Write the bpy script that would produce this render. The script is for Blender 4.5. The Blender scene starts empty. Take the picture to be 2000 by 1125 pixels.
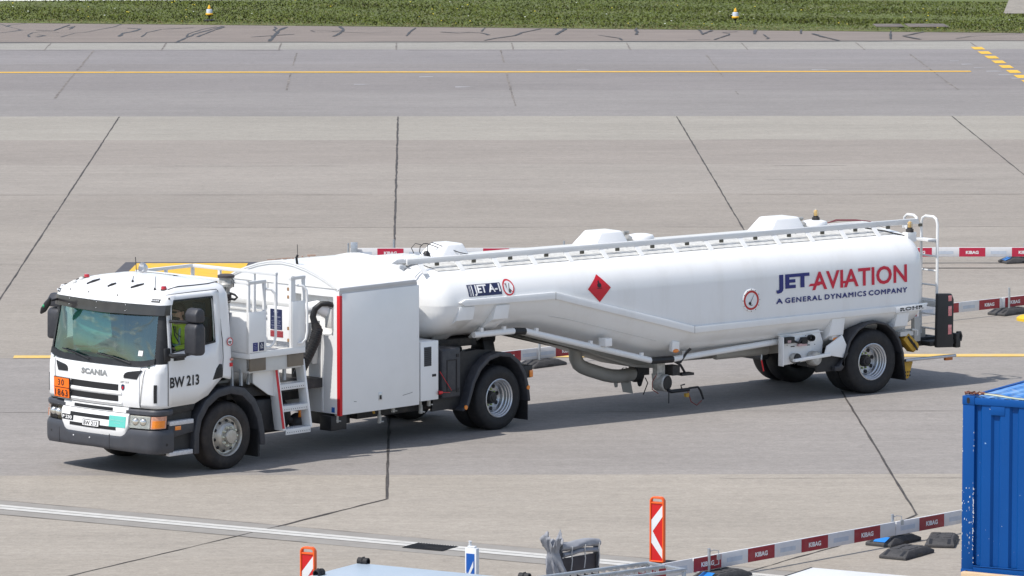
import bpy, bmesh, math, random
from mathutils import Vector, Matrix, Quaternion
R = math.radians
random.seed(7)
scene = bpy.context.scene
COL = scene.collection

# ------------------------------------------------------------------ camera, sky, sun, exposure
CAM_H, PITCH, YAW, ROLL, FPX = 11.842, 0.110698, 0.018887, -0.00070, 10761.0
cam = bpy.data.cameras.new("camera"); camo = bpy.data.objects.new("camera", cam); COL.objects.link(camo)
f = Vector((math.sin(YAW)*math.cos(PITCH), math.cos(YAW)*math.cos(PITCH), -math.sin(PITCH)))
r = Vector((math.cos(YAW), -math.sin(YAW), 0)); d = f.cross(r)
r2 = math.cos(ROLL)*r + math.sin(ROLL)*d; d2 = -math.sin(ROLL)*r + math.cos(ROLL)*d
m3 = Matrix((r2, -d2, -f)).transposed()
camo.matrix_world = Matrix.Translation((0, 0, CAM_H)) @ m3.to_4x4()
cam.sensor_fit = 'HORIZONTAL'; cam.sensor_width = 36.0; cam.lens = FPX/2000*36
cam.clip_start = 1.0; cam.clip_end = 6000
scene.camera = camo

SUN_EL, SUN_AZ = R(57.0), R(31.0)          # shadows run towards SUN_AZ (from +X, anticlockwise)
to_sun = Vector((-math.cos(SUN_AZ)*math.cos(SUN_EL), -math.sin(SUN_AZ)*math.cos(SUN_EL), math.sin(SUN_EL)))
sl = bpy.data.lights.new("sun", 'SUN'); sl.energy = 4.0; sl.angle = R(0.5); sl.color = (1.0, 0.955, 0.89)
slo = bpy.data.objects.new("sun", sl); COL.objects.link(slo)
slo.rotation_euler = to_sun.to_track_quat('Z', 'Y').to_euler(); slo.location = (0, 0, 60)

world = bpy.data.worlds.new("World"); scene.world = world; world.use_nodes = True
nt = world.node_tree; nt.nodes.clear()
def wn(t, **k):
    n = nt.nodes.new(t)
    for a, b in k.items(): setattr(n, a, b)
    return n
out = wn('ShaderNodeOutputWorld'); bg = wn('ShaderNodeBackground')
sky = wn('ShaderNodeTexSky', sky_type='NISHITA', sun_disc=False, sun_elevation=SUN_EL,
         sun_rotation=math.atan2(to_sun.x, to_sun.y), altitude=430, air_density=1.0, dust_density=1.2)
tc = wn('ShaderNodeTexCoord'); mp = wn('ShaderNodeMapping'); mp.inputs['Scale'].default_value = (2.6, 2.6, 7.0)
mp.inputs['Location'].default_value = (0.35, 0.2, 0.0)
noi = wn('ShaderNodeTexNoise'); noi.inputs['Scale'].default_value = 2.4; noi.inputs['Detail'].default_value = 9; noi.inputs['Roughness'].default_value = 0.62
cr = wn('ShaderNodeValToRGB'); cr.color_ramp.elements[0].position = 0.50; cr.color_ramp.elements[1].position = 0.64
noi2 = wn('ShaderNodeTexNoise'); noi2.inputs['Scale'].default_value = 4.5; noi2.inputs['Detail'].default_value = 6
cr2 = wn('ShaderNodeValToRGB'); cr2.color_ramp.elements[0].color = (3.2, 3.4, 3.8, 1); cr2.color_ramp.elements[1].color = (9.5, 9.4, 9.2, 1)
cr2.color_ramp.elements[0].position = 0.35; cr2.color_ramp.elements[1].position = 0.68
mx = wn('ShaderNodeMix', data_type='RGBA')
L = nt.links.new
L(tc.outputs['Generated'], mp.inputs['Vector']); L(mp.outputs['Vector'], noi.inputs['Vector']); L(mp.outputs['Vector'], noi2.inputs['Vector'])
L(noi.outputs['Fac'], cr.inputs['Fac']); L(noi2.outputs['Fac'], cr2.inputs['Fac'])
L(cr.outputs['Color'], mx.inputs['Factor']); L(sky.outputs['Color'], mx.inputs[6]); L(cr2.outputs['Color'], mx.inputs[7])
L(mx.outputs[2], bg.inputs['Color']); bg.inputs['Strength'].default_value = 0.148
L(bg.outputs['Background'], out.inputs['Surface'])
scene.view_settings.view_transform = 'Standard'; scene.view_settings.look = 'None'
scene.view_settings.exposure = 0.16; scene.view_settings.gamma = 1.0

# ------------------------------------------------------------------ materials
MATS = {}
def mat(name, col, rough=0.5, metal=0.0, var=0.0, vscale=3.0, bump=0.0, bscale=40.0, coat=0.0, dirt=None, dirt_amt=0.0, dscale=1.5, spec=0.5, stretch=(1,1,1)):
    """procedural principled material: base colour with noise variation, optional dirt tint and bump"""
    if name in MATS: return MATS[name]
    m = bpy.data.materials.new(name); m.use_nodes = True; t = m.node_tree; b = t.nodes['Principled BSDF']
    b.inputs['Base Color'].default_value = (*col, 1); b.inputs['Roughness'].default_value = rough; b.inputs['Metallic'].default_value = metal
    b.inputs['Coat Weight'].default_value = coat; b.inputs['Coat Roughness'].default_value = 0.08; b.inputs['Specular IOR Level'].default_value = spec
    tcn = t.nodes.new('ShaderNodeTexCoord'); mpn = t.nodes.new('ShaderNodeMapping'); mpn.inputs['Scale'].default_value = stretch
    t.links.new(tcn.outputs['Object'], mpn.inputs['Vector'])
    last = None
    if var > 0:
        n = t.nodes.new('ShaderNodeTexNoise'); n.inputs['Scale'].default_value = vscale; n.inputs['Detail'].default_value = 6; n.inputs['Roughness'].default_value = 0.6
        t.links.new(mpn.outputs['Vector'], n.inputs['Vector'])
        mr = t.nodes.new('ShaderNodeMapRange'); mr.inputs['From Min'].default_value = 0.3; mr.inputs['From Max'].default_value = 0.7
        mr.inputs['To Min'].default_value = 1-var; mr.inputs['To Max'].default_value = 1+var
        t.links.new(n.outputs['Fac'], mr.inputs['Value'])
        mul = t.nodes.new('ShaderNodeMix'); mul.data_type = 'RGBA'; mul.blend_type = 'MULTIPLY'; mul.inputs['Factor'].default_value = 1
        mul.inputs[6].default_value = (*col, 1); t.links.new(mr.outputs['Result'], mul.inputs[7]); last = mul.outputs[2]
    if dirt is not None and dirt_amt > 0:
        n2 = t.nodes.new('ShaderNodeTexNoise'); n2.inputs['Scale'].default_value = dscale; n2.inputs['Detail'].default_value = 8; n2.inputs['Roughness'].default_value = 0.68
        t.links.new(mpn.outputs['Vector'], n2.inputs['Vector'])
        r_ = t.nodes.new('ShaderNodeMapRange'); r_.inputs['From Min'].default_value = 0.48; r_.inputs['From Max'].default_value = 0.75
        r_.inputs['To Max'].default_value = dirt_amt
        t.links.new(n2.outputs['Fac'], r_.inputs['Value'])
        mm = t.nodes.new('ShaderNodeMix'); mm.data_type = 'RGBA'; t.links.new(r_.outputs['Result'], mm.inputs['Factor'])
        if last: t.links.new(last, mm.inputs[6])
        else: mm.inputs[6].default_value = (*col, 1)
        mm.inputs[7].default_value = (*dirt, 1); last = mm.outputs[2]
    if last: t.links.new(last, b.inputs['Base Color'])
    if bump > 0:
        n3 = t.nodes.new('ShaderNodeTexNoise'); n3.inputs['Scale'].default_value = bscale; n3.inputs['Detail'].default_value = 4
        t.links.new(mpn.outputs['Vector'], n3.inputs['Vector'])
        bp = t.nodes.new('ShaderNodeBump'); bp.inputs['Strength'].default_value = bump; bp.inputs['Distance'].default_value = 0.01
        t.links.new(n3.outputs['Fac'], bp.inputs['Height']); t.links.new(bp.outputs['Normal'], b.inputs['Normal'])
    MATS[name] = m; return m
lerp_ = lambda a, b, t: a+(b-a)*t
def glass(name, tint, refl=0.12, ior=1.5, rough=0.0, wavy=0.0):
    m = bpy.data.materials.new(name); m.use_nodes = True; t = m.node_tree; t.nodes.clear()
    o = t.nodes.new('ShaderNodeOutputMaterial'); tr = t.nodes.new('ShaderNodeBsdfTransparent'); gl = t.nodes.new('ShaderNodeBsdfGlossy')
    tr.inputs['Color'].default_value = (*tint, 1); gl.inputs['Roughness'].default_value = rough; gl.inputs['Color'].default_value = (*[lerp_(1, c, .55) for c in tint], 1)
    fr = t.nodes.new('ShaderNodeFresnel'); fr.inputs['IOR'].default_value = ior
    ad = t.nodes.new('ShaderNodeMath'); ad.operation = 'ADD'; ad.inputs[1].default_value = refl; ad.use_clamp = True
    mxs = t.nodes.new('ShaderNodeMixShader')
    if wavy > 0:
        tcn = t.nodes.new('ShaderNodeTexCoord'); n = t.nodes.new('ShaderNodeTexNoise'); n.inputs['Scale'].default_value = 1.6; n.inputs['Detail'].default_value = 1.5; n.inputs['Roughness'].default_value = 0.55
        bp = t.nodes.new('ShaderNodeBump'); bp.inputs['Strength'].default_value = 1.0; bp.inputs['Distance'].default_value = wavy
        t.links.new(tcn.outputs['Object'], n.inputs['Vector']); t.links.new(n.outputs['Fac'], bp.inputs['Height']); t.links.new(bp.outputs['Normal'], gl.inputs['Normal'])
    t.links.new(fr.outputs['Fac'], ad.inputs[0]); t.links.new(ad.outputs[0], mxs.inputs['Fac'])
    t.links.new(tr.outputs[0], mxs.inputs[1]); t.links.new(gl.outputs[0], mxs.inputs[2]); t.links.new(mxs.outputs[0], o.inputs['Surface'])
    return m
WHITE = mat('white_paint', (0.84, 0.84, 0.83), 0.30, coat=0.35, var=0.02, vscale=1.2, dirt=(0.55, 0.53, 0.48), dirt_amt=0.10, dscale=2.0)
CABWHITE = mat('cab_white_paint', (0.84, 0.84, 0.84), 0.25, coat=0.5, var=0.015, vscale=2.0, dirt=(0.6, 0.58, 0.54), dirt_amt=0.08, dscale=3)
TANKW = mat('tank_white_paint', (0.84, 0.84, 0.83), 0.28, coat=0.4, var=0.02, vscale=0.8, dirt=(0.50, 0.46, 0.40), dirt_amt=0.22, dscale=1.6, stretch=(1.6, 1.0, 0.35))
GREYW = mat('grey_white_paint', (0.62, 0.62, 0.60), 0.45, var=0.06, vscale=4, dirt=(0.35, 0.31, 0.25), dirt_amt=0.25, dscale=4)
GRIMEW = mat('grimy_white_paint', (0.66, 0.64, 0.58), 0.5, var=0.06, vscale=4, dirt=(0.30, 0.26, 0.20), dirt_amt=0.35, dscale=3)
ALU = mat('aluminium', (0.62, 0.63, 0.65), 0.38, metal=0.85, var=0.08, vscale=8)
TREAD = mat('step_tread', (0.62, 0.62, 0.64), 0.5, metal=0.3, var=0.15, vscale=40, bump=0.6, bscale=60)
GALV = mat('galvanised_steel', (0.46, 0.49, 0.52), 0.45, metal=0.7, var=0.15, vscale=14)
STEELD = mat('dark_steel', (0.020, 0.020, 0.022), 0.6, var=0.35, vscale=9, dirt=(0.12, 0.10, 0.08), dirt_amt=0.5, dscale=6)
BLACKP = mat('black_plastic', (0.013, 0.0135, 0.016), 0.5, var=0.2, vscale=10, dirt=(0.07, 0.066, 0.06), dirt_amt=0.22, dscale=5)
GREYP = mat('dark_grey_plastic', (0.036, 0.038, 0.046), 0.5, var=0.10, vscale=12, dirt=(0.13, 0.12, 0.11), dirt_amt=0.25, dscale=6, bump=0.08, bscale=180)
RUBBER = mat('tyre_rubber', (0.012, 0.012, 0.014), 0.7, var=0.2, vscale=12, dirt=(0.075, 0.068, 0.060), dirt_amt=0.30, dscale=7)
RUBBERB = mat('brown_tyre_rubber', (0.020, 0.016, 0.015), 0.7, var=0.2, vscale=9, dirt=(0.085, 0.065, 0.052), dirt_amt=0.50, dscale=5)
RIM = mat('silver_rim', (0.60, 0.61, 0.63), 0.32, metal=0.75, var=0.05, vscale=6)
RIMG = mat('grubby_steel_rim', (0.52, 0.50, 0.46), 0.42, metal=0.7, var=0.12, vscale=8, dirt=(0.22, 0.18, 0.13), dirt_amt=0.5, dscale=6)
RED = mat('red_paint', (0.60, 0.012, 0.02), 0.4, var=0.05)
ORANGE = mat('plate_orange', (0.95, 0.17, 0.006), 0.5, var=0.04)
AMBER = mat('amber_lens', (0.85, 0.24, 0.01), 0.15, coat=1.0, var=0.15, vscale=60)
REDLENS = mat('red_lens', (0.45, 0.008, 0.012), 0.15, coat=1.0, var=0.2, vscale=60)
PINKLENS = mat('faded_red_lens', (0.72, 0.24, 0.24), 0.2, coat=1.0, var=0.3, vscale=40)
BLACK = mat('black_print', (0.012, 0.012, 0.014), 0.5, var=0.05)
NAVY = mat('navy_print', (0.014, 0.022, 0.17), 0.4, var=0.05)
NAVYPANEL = mat('navy_panel', (0.015, 0.022, 0.075), 0.5, var=0.1)
CRIMSON = mat('crimson_print', (0.62, 0.012, 0.045), 0.4, var=0.05)
PRINTW = mat('white_print', (0.80, 0.80, 0.80), 0.5, var=0.03)
TEAL = mat('teal_sticker', (0.13, 0.55, 0.48), 0.5, var=0.05)
BLUES = mat('blue_sticker', (0.02, 0.12, 0.42), 0.45, var=0.05)
LAMPG = mat('lamp_reflector', (0.80, 0.74, 0.66), 0.3, metal=0.15, var=0.35, vscale=22, coat=1.0)
CHROME = mat('chrome_letter', (0.36, 0.37, 0.38), 0.3, metal=0.6, var=0.06)
SKIN = mat('skin', (0.62, 0.36, 0.26), 0.55, var=0.08, vscale=20)
HAIR = mat('dark_hair', (0.035, 0.025, 0.02), 0.7, var=0.2, vscale=40)
HIVIS = mat('hi_vis_yellow', (0.80, 0.95, 0.05), 0.7, var=0.06, vscale=10)
REFLEX = mat('reflective_grey_tape', (0.38, 0.47, 0.48), 0.4, var=0.1)
CABINT = mat('cab_interior', (0.10, 0.105, 0.10), 0.8, var=0.15)
SEATB = mat('seat_blue', (0.02, 0.06, 0.09), 0.85, var=0.15)
GREENB = mat('green_folder', (0.01, 0.33, 0.20), 0.5, var=0.05)
RUST = mat('rusty_steel', (0.28, 0.16, 0.08), 0.75, var=0.35, vscale=18)
OCHRE = mat('yellow_chock', (0.52, 0.30, 0.03), 0.55, var=0.2, vscale=12, dirt=(0.12, 0.08, 0.03), dirt_amt=0.5, dscale=8)
FITTING = mat('valve_castings', (0.45, 0.44, 0.41), 0.5, metal=0.3, var=0.25, vscale=14, dirt=(0.16, 0.14, 0.11), dirt_amt=0.5, dscale=9)
BROWNP = mat('brown_bracket', (0.20, 0.165, 0.125), 0.6, var=0.12)
GWS = glass('windscreen_glass', (0.46, 0.76, 0.69), 0.15, 1.5, wavy=0.010)
GSIDE = glass('side_glass', (0.97, 0.98, 0.97), 0.0, 1.35)
GLENS = glass('lamp_glass', (0.98, 0.98, 0.98), 0.03, 1.45)

# ------------------------------------------------------------------ mesh helpers
class MB:
    def __init__(s): s.v = []; s.f = []
    def add(s, vs, fs):
        o = len(s.v); s.v += [tuple(v) for v in vs]; s.f += [tuple(i+o for i in q) for q in fs]; return s
    def box(s, x0, x1, y0, y1, z0, z1):
        return s.add([(x0,y0,z0),(x1,y0,z0),(x1,y1,z0),(x0,y1,z0),(x0,y0,z1),(x1,y0,z1),(x1,y1,z1),(x0,y1,z1)],
                     [(3,2,1,0),(4,5,6,7),(0,1,5,4),(1,2,6,5),(2,3,7,6),(3,0,4,7)])
    def prism(s, pts, axis, a, b):
        """polygon extruded along axis ('x': pts=(y,z); 'y': pts=(x,z); 'z': pts=(x,y))"""
        def P(p, c): return {'x': (c, p[0], p[1]), 'y': (p[0], c, p[1]), 'z': (p[0], p[1], c)}[axis]
        n = len(pts); vs = [P(p, a) for p in pts] + [P(p, b) for p in pts]
        fs = [tuple(range(n)), tuple(range(2*n-1, n-1, -1))] + [(i+n, (i+1) % n+n, (i+1) % n, i) for i in range(n)]
        return s.add(vs, fs)
    def ring(s, outer, inner, axis, a, b, closed=True):
        """band between two outlines with equal point counts, extruded along axis"""
        def P(p, c): return {'x': (c, p[0], p[1]), 'y': (p[0], c, p[1]), 'z': (p[0], p[1], c)}[axis]
        n = len(outer); vs = [P(p, a) for p in outer]+[P(p, a) for p in inner]+[P(p, b) for p in outer]+[P(p, b) for p in inner]
        fs = []
        for i in range(n if closed else n-1):
            j = (i+1) % n
            fs += [(i, j, n+j, n+i), (2*n+i, 3*n+i, 3*n+j, 2*n+j), (i, 2*n+i, 2*n+j, j), (n+i, n+j, 3*n+j, 3*n+i)]
        if not closed:
            fs += [(0, n, 3*n, 2*n), (n-1, 3*n-1, 4*n-1, 2*n-1)]
        return s.add(vs, fs)
    def tube(s, pts, rad, n=8, cap=True):
        pts = [Vector(p) for p in pts]; rings = []; up = None
        rads = rad if isinstance(rad, (list, tuple)) else [rad]*len(pts)
        for i, p in enumerate(pts):
            t = (pts[min(i+1, len(pts)-1)] - pts[max(i-1, 0)]).normalized()
            if up is None:
                up = Vector((0, 0, 1)) if abs(t.z) < 0.9 else Vector((1, 0, 0))
            a = t.cross(up)
            if a.length < 1e-6: a = t.cross(Vector((0, 1, 0.01)))
            a.normalize(); b = a.cross(t).normalized(); up = b
            rings.append([p + rads[i]*(math.cos(2*math.pi*k/n)*a + math.sin(2*math.pi*k/n)*b) for k in range(n)])
        vs = [v for q in rings for v in q]; fs = []
        for i in range(len(rings)-1):
            for k in range(n):
                k2 = (k+1) % n; fs.append((i*n+k, i*n+k2, (i+1)*n+k2, (i+1)*n+k))
        if cap: fs += [tuple(range(n-1, -1, -1)), tuple(range((len(rings)-1)*n, len(rings)*n))]
        return s.add(vs, fs)
    def lathe(s, prof, c=(0,0,0), axis=(0,0,1), n=32):
        """prof: list of (radius, distance along axis)"""
        ax = Vector(axis).normalized(); c = Vector(c)
        a = ax.orthogonal().normalized(); b = ax.cross(a); vs = []; fs = []
        for (rr, h) in prof:
            for k in range(n):
                w = 2*math.pi*k/n; vs.append(c + ax*h + rr*(math.cos(w)*a + math.sin(w)*b))
        for i in range(len(prof)-1):
            for k in range(n):
                k2 = (k+1) % n; fs.append((i*n+k, i*n+k2, (i+1)*n+k2, (i+1)*n+k))
        return s.add(vs, fs)
    def cyl(s, p0, p1, rad, n=16, r2=None):
        return s.tube([p0, p1], [rad, rad if r2 is None else r2], n)
    def disc(s, c, axis, rad, n=24):
        return s.lathe([(rad, 0), (0.0005, 0)], c, axis, n)
    def sphere(s, c, rx, ry, rz, n=14, m=9):
        vs = []; fs = []
        for i in range(m+1):
            t = math.pi*i/m
            for k in range(n):
                w = 2*math.pi*k/n; vs.append((c[0]+rx*math.sin(t)*math.cos(w), c[1]+ry*math.sin(t)*math.sin(w), c[2]+rz*math.cos(t)))
        for i in range(m):
            for k in range(n):
                k2 = (k+1) % n; fs.append((i*n+k, (i+1)*n+k, (i+1)*n+k2, i*n+k2))
        return s.add(vs, fs)
    def loft(s, secs, closed=True, cap0=False, cap1=False):
        n = len(secs[0]); vs = [p for q in secs for p in q]; fs = []
        for i in range(len(secs)-1):
            for k in range(n if closed else n-1):
                k2 = (k+1) % n; fs.append((i*n+k, i*n+k2, (i+1)*n+k2, (i+1)*n+k))
        if cap0: fs.append(tuple(range(n-1, -1, -1)))
        if cap1: fs.append(tuple(range((len(secs)-1)*n, len(secs)*n)))
        return s.add(vs, fs)
    def build(s, name, m, parent=None, bevel=0.0, smooth=True, angle=35, seg=2, weld=True, loc=None):
        bm = bmesh.new()
        vv = [bm.verts.new(v) for v in s.v]
        for q in s.f:
            if len(set(q)) < 3: continue
            try: bm.faces.new([vv[i] for i in q])
            except ValueError: pass
        if weld: bmesh.ops.remove_doubles(bm, verts=bm.verts, dist=0.0004)
        bmesh.ops.recalc_face_normals(bm, faces=bm.faces)
        if bevel > 0:
            es = [e for e in bm.edges if len(e.link_faces) == 2 and e.calc_face_angle(0) > R(30)]
            try: bmesh.ops.bevel(bm, geom=es, offset=bevel, segments=seg, affect='EDGES', profile=0.5, clamp_overlap=True)
            except Exception: pass
        me = bpy.data.meshes.new(name); bm.to_mesh(me); bm.free()
        return link_mesh(name, me, m, parent, smooth, angle, loc)
def link_mesh(name, me, m, parent=None, smooth=True, angle=35, loc=None):
    if smooth and len(me.polygons):
        me.shade_smooth(); me.set_sharp_from_angle(angle=R(angle))
    if m: me.materials.append(m)
    o = bpy.data.objects.new(name, me); COL.objects.link(o)
    if parent is not None: o.parent = parent
    if loc is not None: o.location = loc
    return o
def tag(o, label, cat, group=None):
    o['label'] = label; o['category'] = cat
    if group: o['group'] = group
    return o
def struct(o): o['kind'] = 'structure'; return o
def thing(name, label, cat, loc, rotz=0.0, group=None):
    o = bpy.data.objects.new(name, None); COL.objects.link(o); o.empty_display_size = 0.3
    o.location = loc; o.rotation_euler = (0, 0, rotz)
    return tag(o, label, cat, group)
def copy_tree(o, parent=None):
    c = o.copy(); COL.objects.link(c); c.parent = parent
    for ch in list(o.children): copy_tree(ch, c)
    return c
_tx = {}
def text_mesh(body, bold=0.0, spacing=1.0):
    """flat letter mesh in the XY plane, normalised to a unit bounding box"""
    k = (body, bold, spacing)
    if k in _tx: return _tx[k]
    cu = bpy.data.curves.new('letters', 'FONT'); cu.body = body; cu.offset = bold; cu.space_character = spacing; cu.resolution_u = 3
    o = bpy.data.objects.new('letters', cu); COL.objects.link(o)
    dg = bpy.context.evaluated_depsgraph_get(); me = bpy.data.meshes.new_from_object(o.evaluated_get(dg))
    vs = [v.co.copy() for v in me.vertices]; fs = [tuple(p.vertices) for p in me.polygons]
    bpy.data.objects.remove(o); bpy.data.curves.remove(cu); bpy.data.meshes.remove(me)
    x0 = min(v.x for v in vs); x1 = max(v.x for v in vs); y0 = min(v.y for v in vs); y1 = max(v.y for v in vs)
    _tx[k] = ([((v.x-x0)/(x1-x0), (v.y-y0)/(y1-y0)) for v in vs], fs); return _tx[k]
def lettering(name, body, m, parent, P, bold=0.0, spacing=1.0, shear=0.0, stack=None):
    """P(u,v) maps unit text coordinates to local space"""
    uv, fs = text_mesh(body, bold, spacing)
    b = MB()
    for k, (du, dv) in enumerate(stack or [(0, 0)]):        # overlaid strokes thicken thin letters; each layer a hair above the last (near side only)
        b.add([(lambda q: (q[0], q[1]-.0004*k, q[2]))(P(u+du+shear*(v-0.5), v+dv)) for u, v in uv], fs)
    return b.build(name, m, parent, smooth=False, weld=False)
def side_rect(x0, x1, z0, z1, y):             # faces -Y
    return lambda u, v: (x0+(x1-x0)*u, y, z0+(z1-z0)*v)
def lerp(a, b, t): return a+(b-a)*t
def interp(tab, z):
    if z <= tab[0][0]: return tab[0][1]
    for (a, va), (b, vb) in zip(tab, tab[1:]):
        if z <= b: return lerp(va, vb, (z-a)/(b-a))
    return tab[-1][1]

# ------------------------------------------------------------------ ground
def ground_mat():
    m = bpy.data.materials.new('apron_concrete'); m.use_nodes = True; t = m.node_tree; b = t.nodes['Principled BSDF']
    N = lambda ty: t.nodes.new(ty)
    tcn = N('ShaderNodeTexCoord'); sp = N('ShaderNodeSeparateXYZ'); t.links.new(tcn.outputs['Object'], sp.inputs[0])
    # slab rows have slightly different concrete: constant colour ramp over depth (y)
    mr = N('ShaderNodeMapRange'); mr.inputs['From Min'].default_value = 60; mr.inputs['From Max'].default_value = 200
    # soft wobble of the row edges
    t.links.new(sp.outputs['Y'], mr.inputs['Value'])
    ramp = N('ShaderNodeValToRGB'); ramp.color_ramp.interpolation = 'CONSTANT'
    bands = [(60, (0.321, 0.288, 0.246)), (73.4, (0.322, 0.290, 0.249)), (80.9, (0.263, 0.243, 0.226)), (88.4, (0.259, 0.240, 0.224)), (95.2, (0.288, 0.259, 0.225)), (103.4, (0.294, 0.264, 0.231)), (110.9, (0.286, 0.257, 0.224)), (118.4, (0.279, 0.250, 0.219)), (125.9, (0.288, 0.260, 0.230)), (133.4, (0.267, 0.238, 0.211)), (140.9, (0.303, 0.281, 0.245)), (148.4, (0.236, 0.220, 0.210)), (157.5, (0.218, 0.201, 0.194)), (168.5, (0.225, 0.210, 0.207)), (174.9, (0.282, 0.269, 0.243)), (179, (0.203, 0.181, 0.156))]
    e = ramp.color_ramp.elements; e.remove(e[1]); e[0].position = 0.0; e[0].color = (*bands[0][1], 1)
    for y, c in bands[1:]: e.new((y-60)/140).color = (*c, 1)
    t.links.new(mr.outputs['Result'], ramp.inputs['Fac'])
    def noise(scale, stretch, lo, hi, det=7, rough=0.62, a=0.32, z=0.68):
        mp_ = N('ShaderNodeMapping'); mp_.inputs['Scale'].default_value = stretch; t.links.new(tcn.outputs['Object'], mp_.inputs['Vector'])
        n = N('ShaderNodeTexNoise'); n.inputs['Scale'].default_value = scale; n.inputs['Detail'].default_value = det; n.inputs['Roughness'].default_value = rough
        t.links.new(mp_.outputs['Vector'], n.inputs['Vector'])
        q = N('ShaderNodeMapRange'); q.inputs['From Min'].default_value = a; q.inputs['From Max'].default_value = z; q.inputs['To Min'].default_value = lo; q.inputs['To Max'].default_value = hi
        t.links.new(n.outputs['Fac'], q.inputs['Value']); return q.outputs['Result']
    def mul(a, fac):
        q = N('ShaderNodeMix'); q.data_type = 'RGBA'; q.blend_type = 'MULTIPLY'; q.inputs['Factor'].default_value = 1
        t.links.new(a, q.inputs[6]); t.links.new(fac, q.inputs[7]); return q.outputs[2]
    c = ramp.outputs['Color']
    c = mul(c, noise(0.10, (1, 1.6, 1), 0.94, 1.06))
    c = mul(c, noise(0.5, (0.25, 1.3, 1), 0.95, 1.05))
    c = mul(c, noise(1.5, (0.5, 1.0, 1), 0.965, 1.035))
    c = mul(c, noise(2.2, (0.09, 2.2, 1), 0.955, 1.045, 5, 0.7))
    c = mul(c, noise(3.2, (0.8, 1, 1), 0.94, 1.06, 6, 0.7))
    c = mul(c, noise(9.0, (0.8, 1, 1), 0.88, 1.12, 5, 0.75))
    c = mul(c, noise(30.0, (0.8, 1, 1), 0.88, 1.11, 3, 0.7))
    # scattered stains with their own shape
    st = noise(0.9, (0.8, 1.4, 1), 0.0, 0.20, 6, 0.6, 0.60, 0.78)
    q = N('ShaderNodeMix'); q.data_type = 'RGBA'; t.links.new(st, q.inputs['Factor']); t.links.new(c, q.inputs[6]); q.inputs[7].default_value = (.17, .152, .135, 1)
    st2 = noise(0.42, (0.12, 1.5, 1), 0.0, 0.30, 7, 0.7, 0.58, 0.80)
    q2 = N('ShaderNodeMix'); q2.data_type = 'RGBA'; t.links.new(st2, q2.inputs['Factor']); t.links.new(q.outputs[2], q2.inputs[6]); q2.inputs[7].default_value = (.355, .325, .295, 1)
    t.links.new(q2.outputs[2], b.inputs['Base Color']); b.inputs['Roughness'].default_value = 0.85; b.inputs['Specular IOR Level'].default_value = 0.25
    n3 = N('ShaderNodeTexNoise'); n3.inputs['Scale'].default_value = 30; n3.inputs['Detail'].default_value = 4; t.links.new(tcn.outputs['Object'], n3.inputs['Vector'])
    bp = N('ShaderNodeBump'); bp.inputs['Strength'].default_value = 0.25; bp.inputs['Distance'].default_value = 0.01
    t.links.new(n3.outputs['Fac'], bp.inputs['Height']); t.links.new(bp.outputs['Normal'], b.inputs['Normal'])
    return m
g = MB(); g.add([(-2500, -500, 0), (2500, -500, 0), (2500, 4000, 0), (-2500, 4000, 0)], [(0, 1, 2, 3)])
struct(g.build('ground', ground_mat(), smooth=False))

ASPH = mat('shoulder_asphalt', (.200, .168, .146), 0.9, var=0.12, vscale=0.6, bump=0.3, bscale=25, dirt=(.20, .165, .145), dirt_amt=0.5, dscale=0.9, stretch=(.5, 1.4, 1))
TAR = mat('tar_seal', (.040, .037, .036), 0.55, var=0.25, vscale=3)
JOINT = mat('joint_filler', (.055, .048, .044), 0.8, var=0.5, vscale=2.5)
JOINTF = mat('faint_joint', (.17, .15, .135), 0.9, var=0.5, vscale=1.5)
YEL = mat('yellow_marking', (.72, .42, .03), 0.7, var=0.12, vscale=4, dirt=(.45, .36, .16), dirt_amt=0.5, dscale=5)
YELF = mat('faded_yellow_marking', (.66, .44, .12), 0.75, var=0.12, vscale=4, dirt=(.50, .42, .28), dirt_amt=0.6, dscale=3)
BLKM = mat('black_marking', (.075, .072, .080), 0.7, var=0.15, vscale=4)
WMARK = mat('white_marking', (.53, .52, .49), 0.7, var=0.10, vscale=5, dirt=(.40, .38, .34), dirt_amt=0.55, dscale=4)
CHAN = mat('channel_concrete', (.262, .246, .224), 0.85, var=0.10, vscale=3, bump=0.2, bscale=40)
def sheet(name, polys, m, z, kind='structure'):
    b = MB()
    for p in polys: b.add([(x, y, z) for x, y in p], [tuple(range(len(p)))])
    o = b.build(name, m, smooth=False, weld=False)
    if kind: o['kind'] = kind
    return o
def strip(pts, w, wob=0.0, seed=0, step=0.5, gaps=0.0):
    """quads along a ground polyline with a wandering centre and width"""
    rn = random.Random(seed); fine = []
    for (a, b) in zip(pts, pts[1:]):
        n = max(1, int(math.hypot(b[0]-a[0], b[1]-a[1])/step))
        fine += [(lerp(a[0], b[0], i/n), lerp(a[1], b[1], i/n)) for i in range(n)]
    fine.append(pts[-1]); L_ = []; R_ = []
    for i, p in enumerate(fine):
        a = fine[max(i-1, 0)]; b = fine[min(i+1, len(fine)-1)]; dx, dy = b[0]-a[0], b[1]-a[1]; l = math.hypot(dx, dy) or 1
        ww = w*(1+rn.uniform(-wob, wob))/2; o = rn.uniform(-wob, wob)*w*0.5
        nx, ny = -dy/l, dx/l
        L_.append((p[0]+nx*(ww+o), p[1]+ny*(ww+o))); R_.append((p[0]-nx*(ww-o), p[1]-ny*(ww-o)))
    out_ = []; on = True; run = 0
    for i in range(len(fine)-1):
        if gaps > 0:
            if run <= 0: on = rn.random() > gaps; run = rn.randint(2, 9)
            run -= 1
        if on: out_.append([L_[i], L_[i+1], R_[i+1], R_[i]])
    return out_
Y0, S = 148.396, 7.5
ys = lambda k: Y0 - S*k
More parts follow.
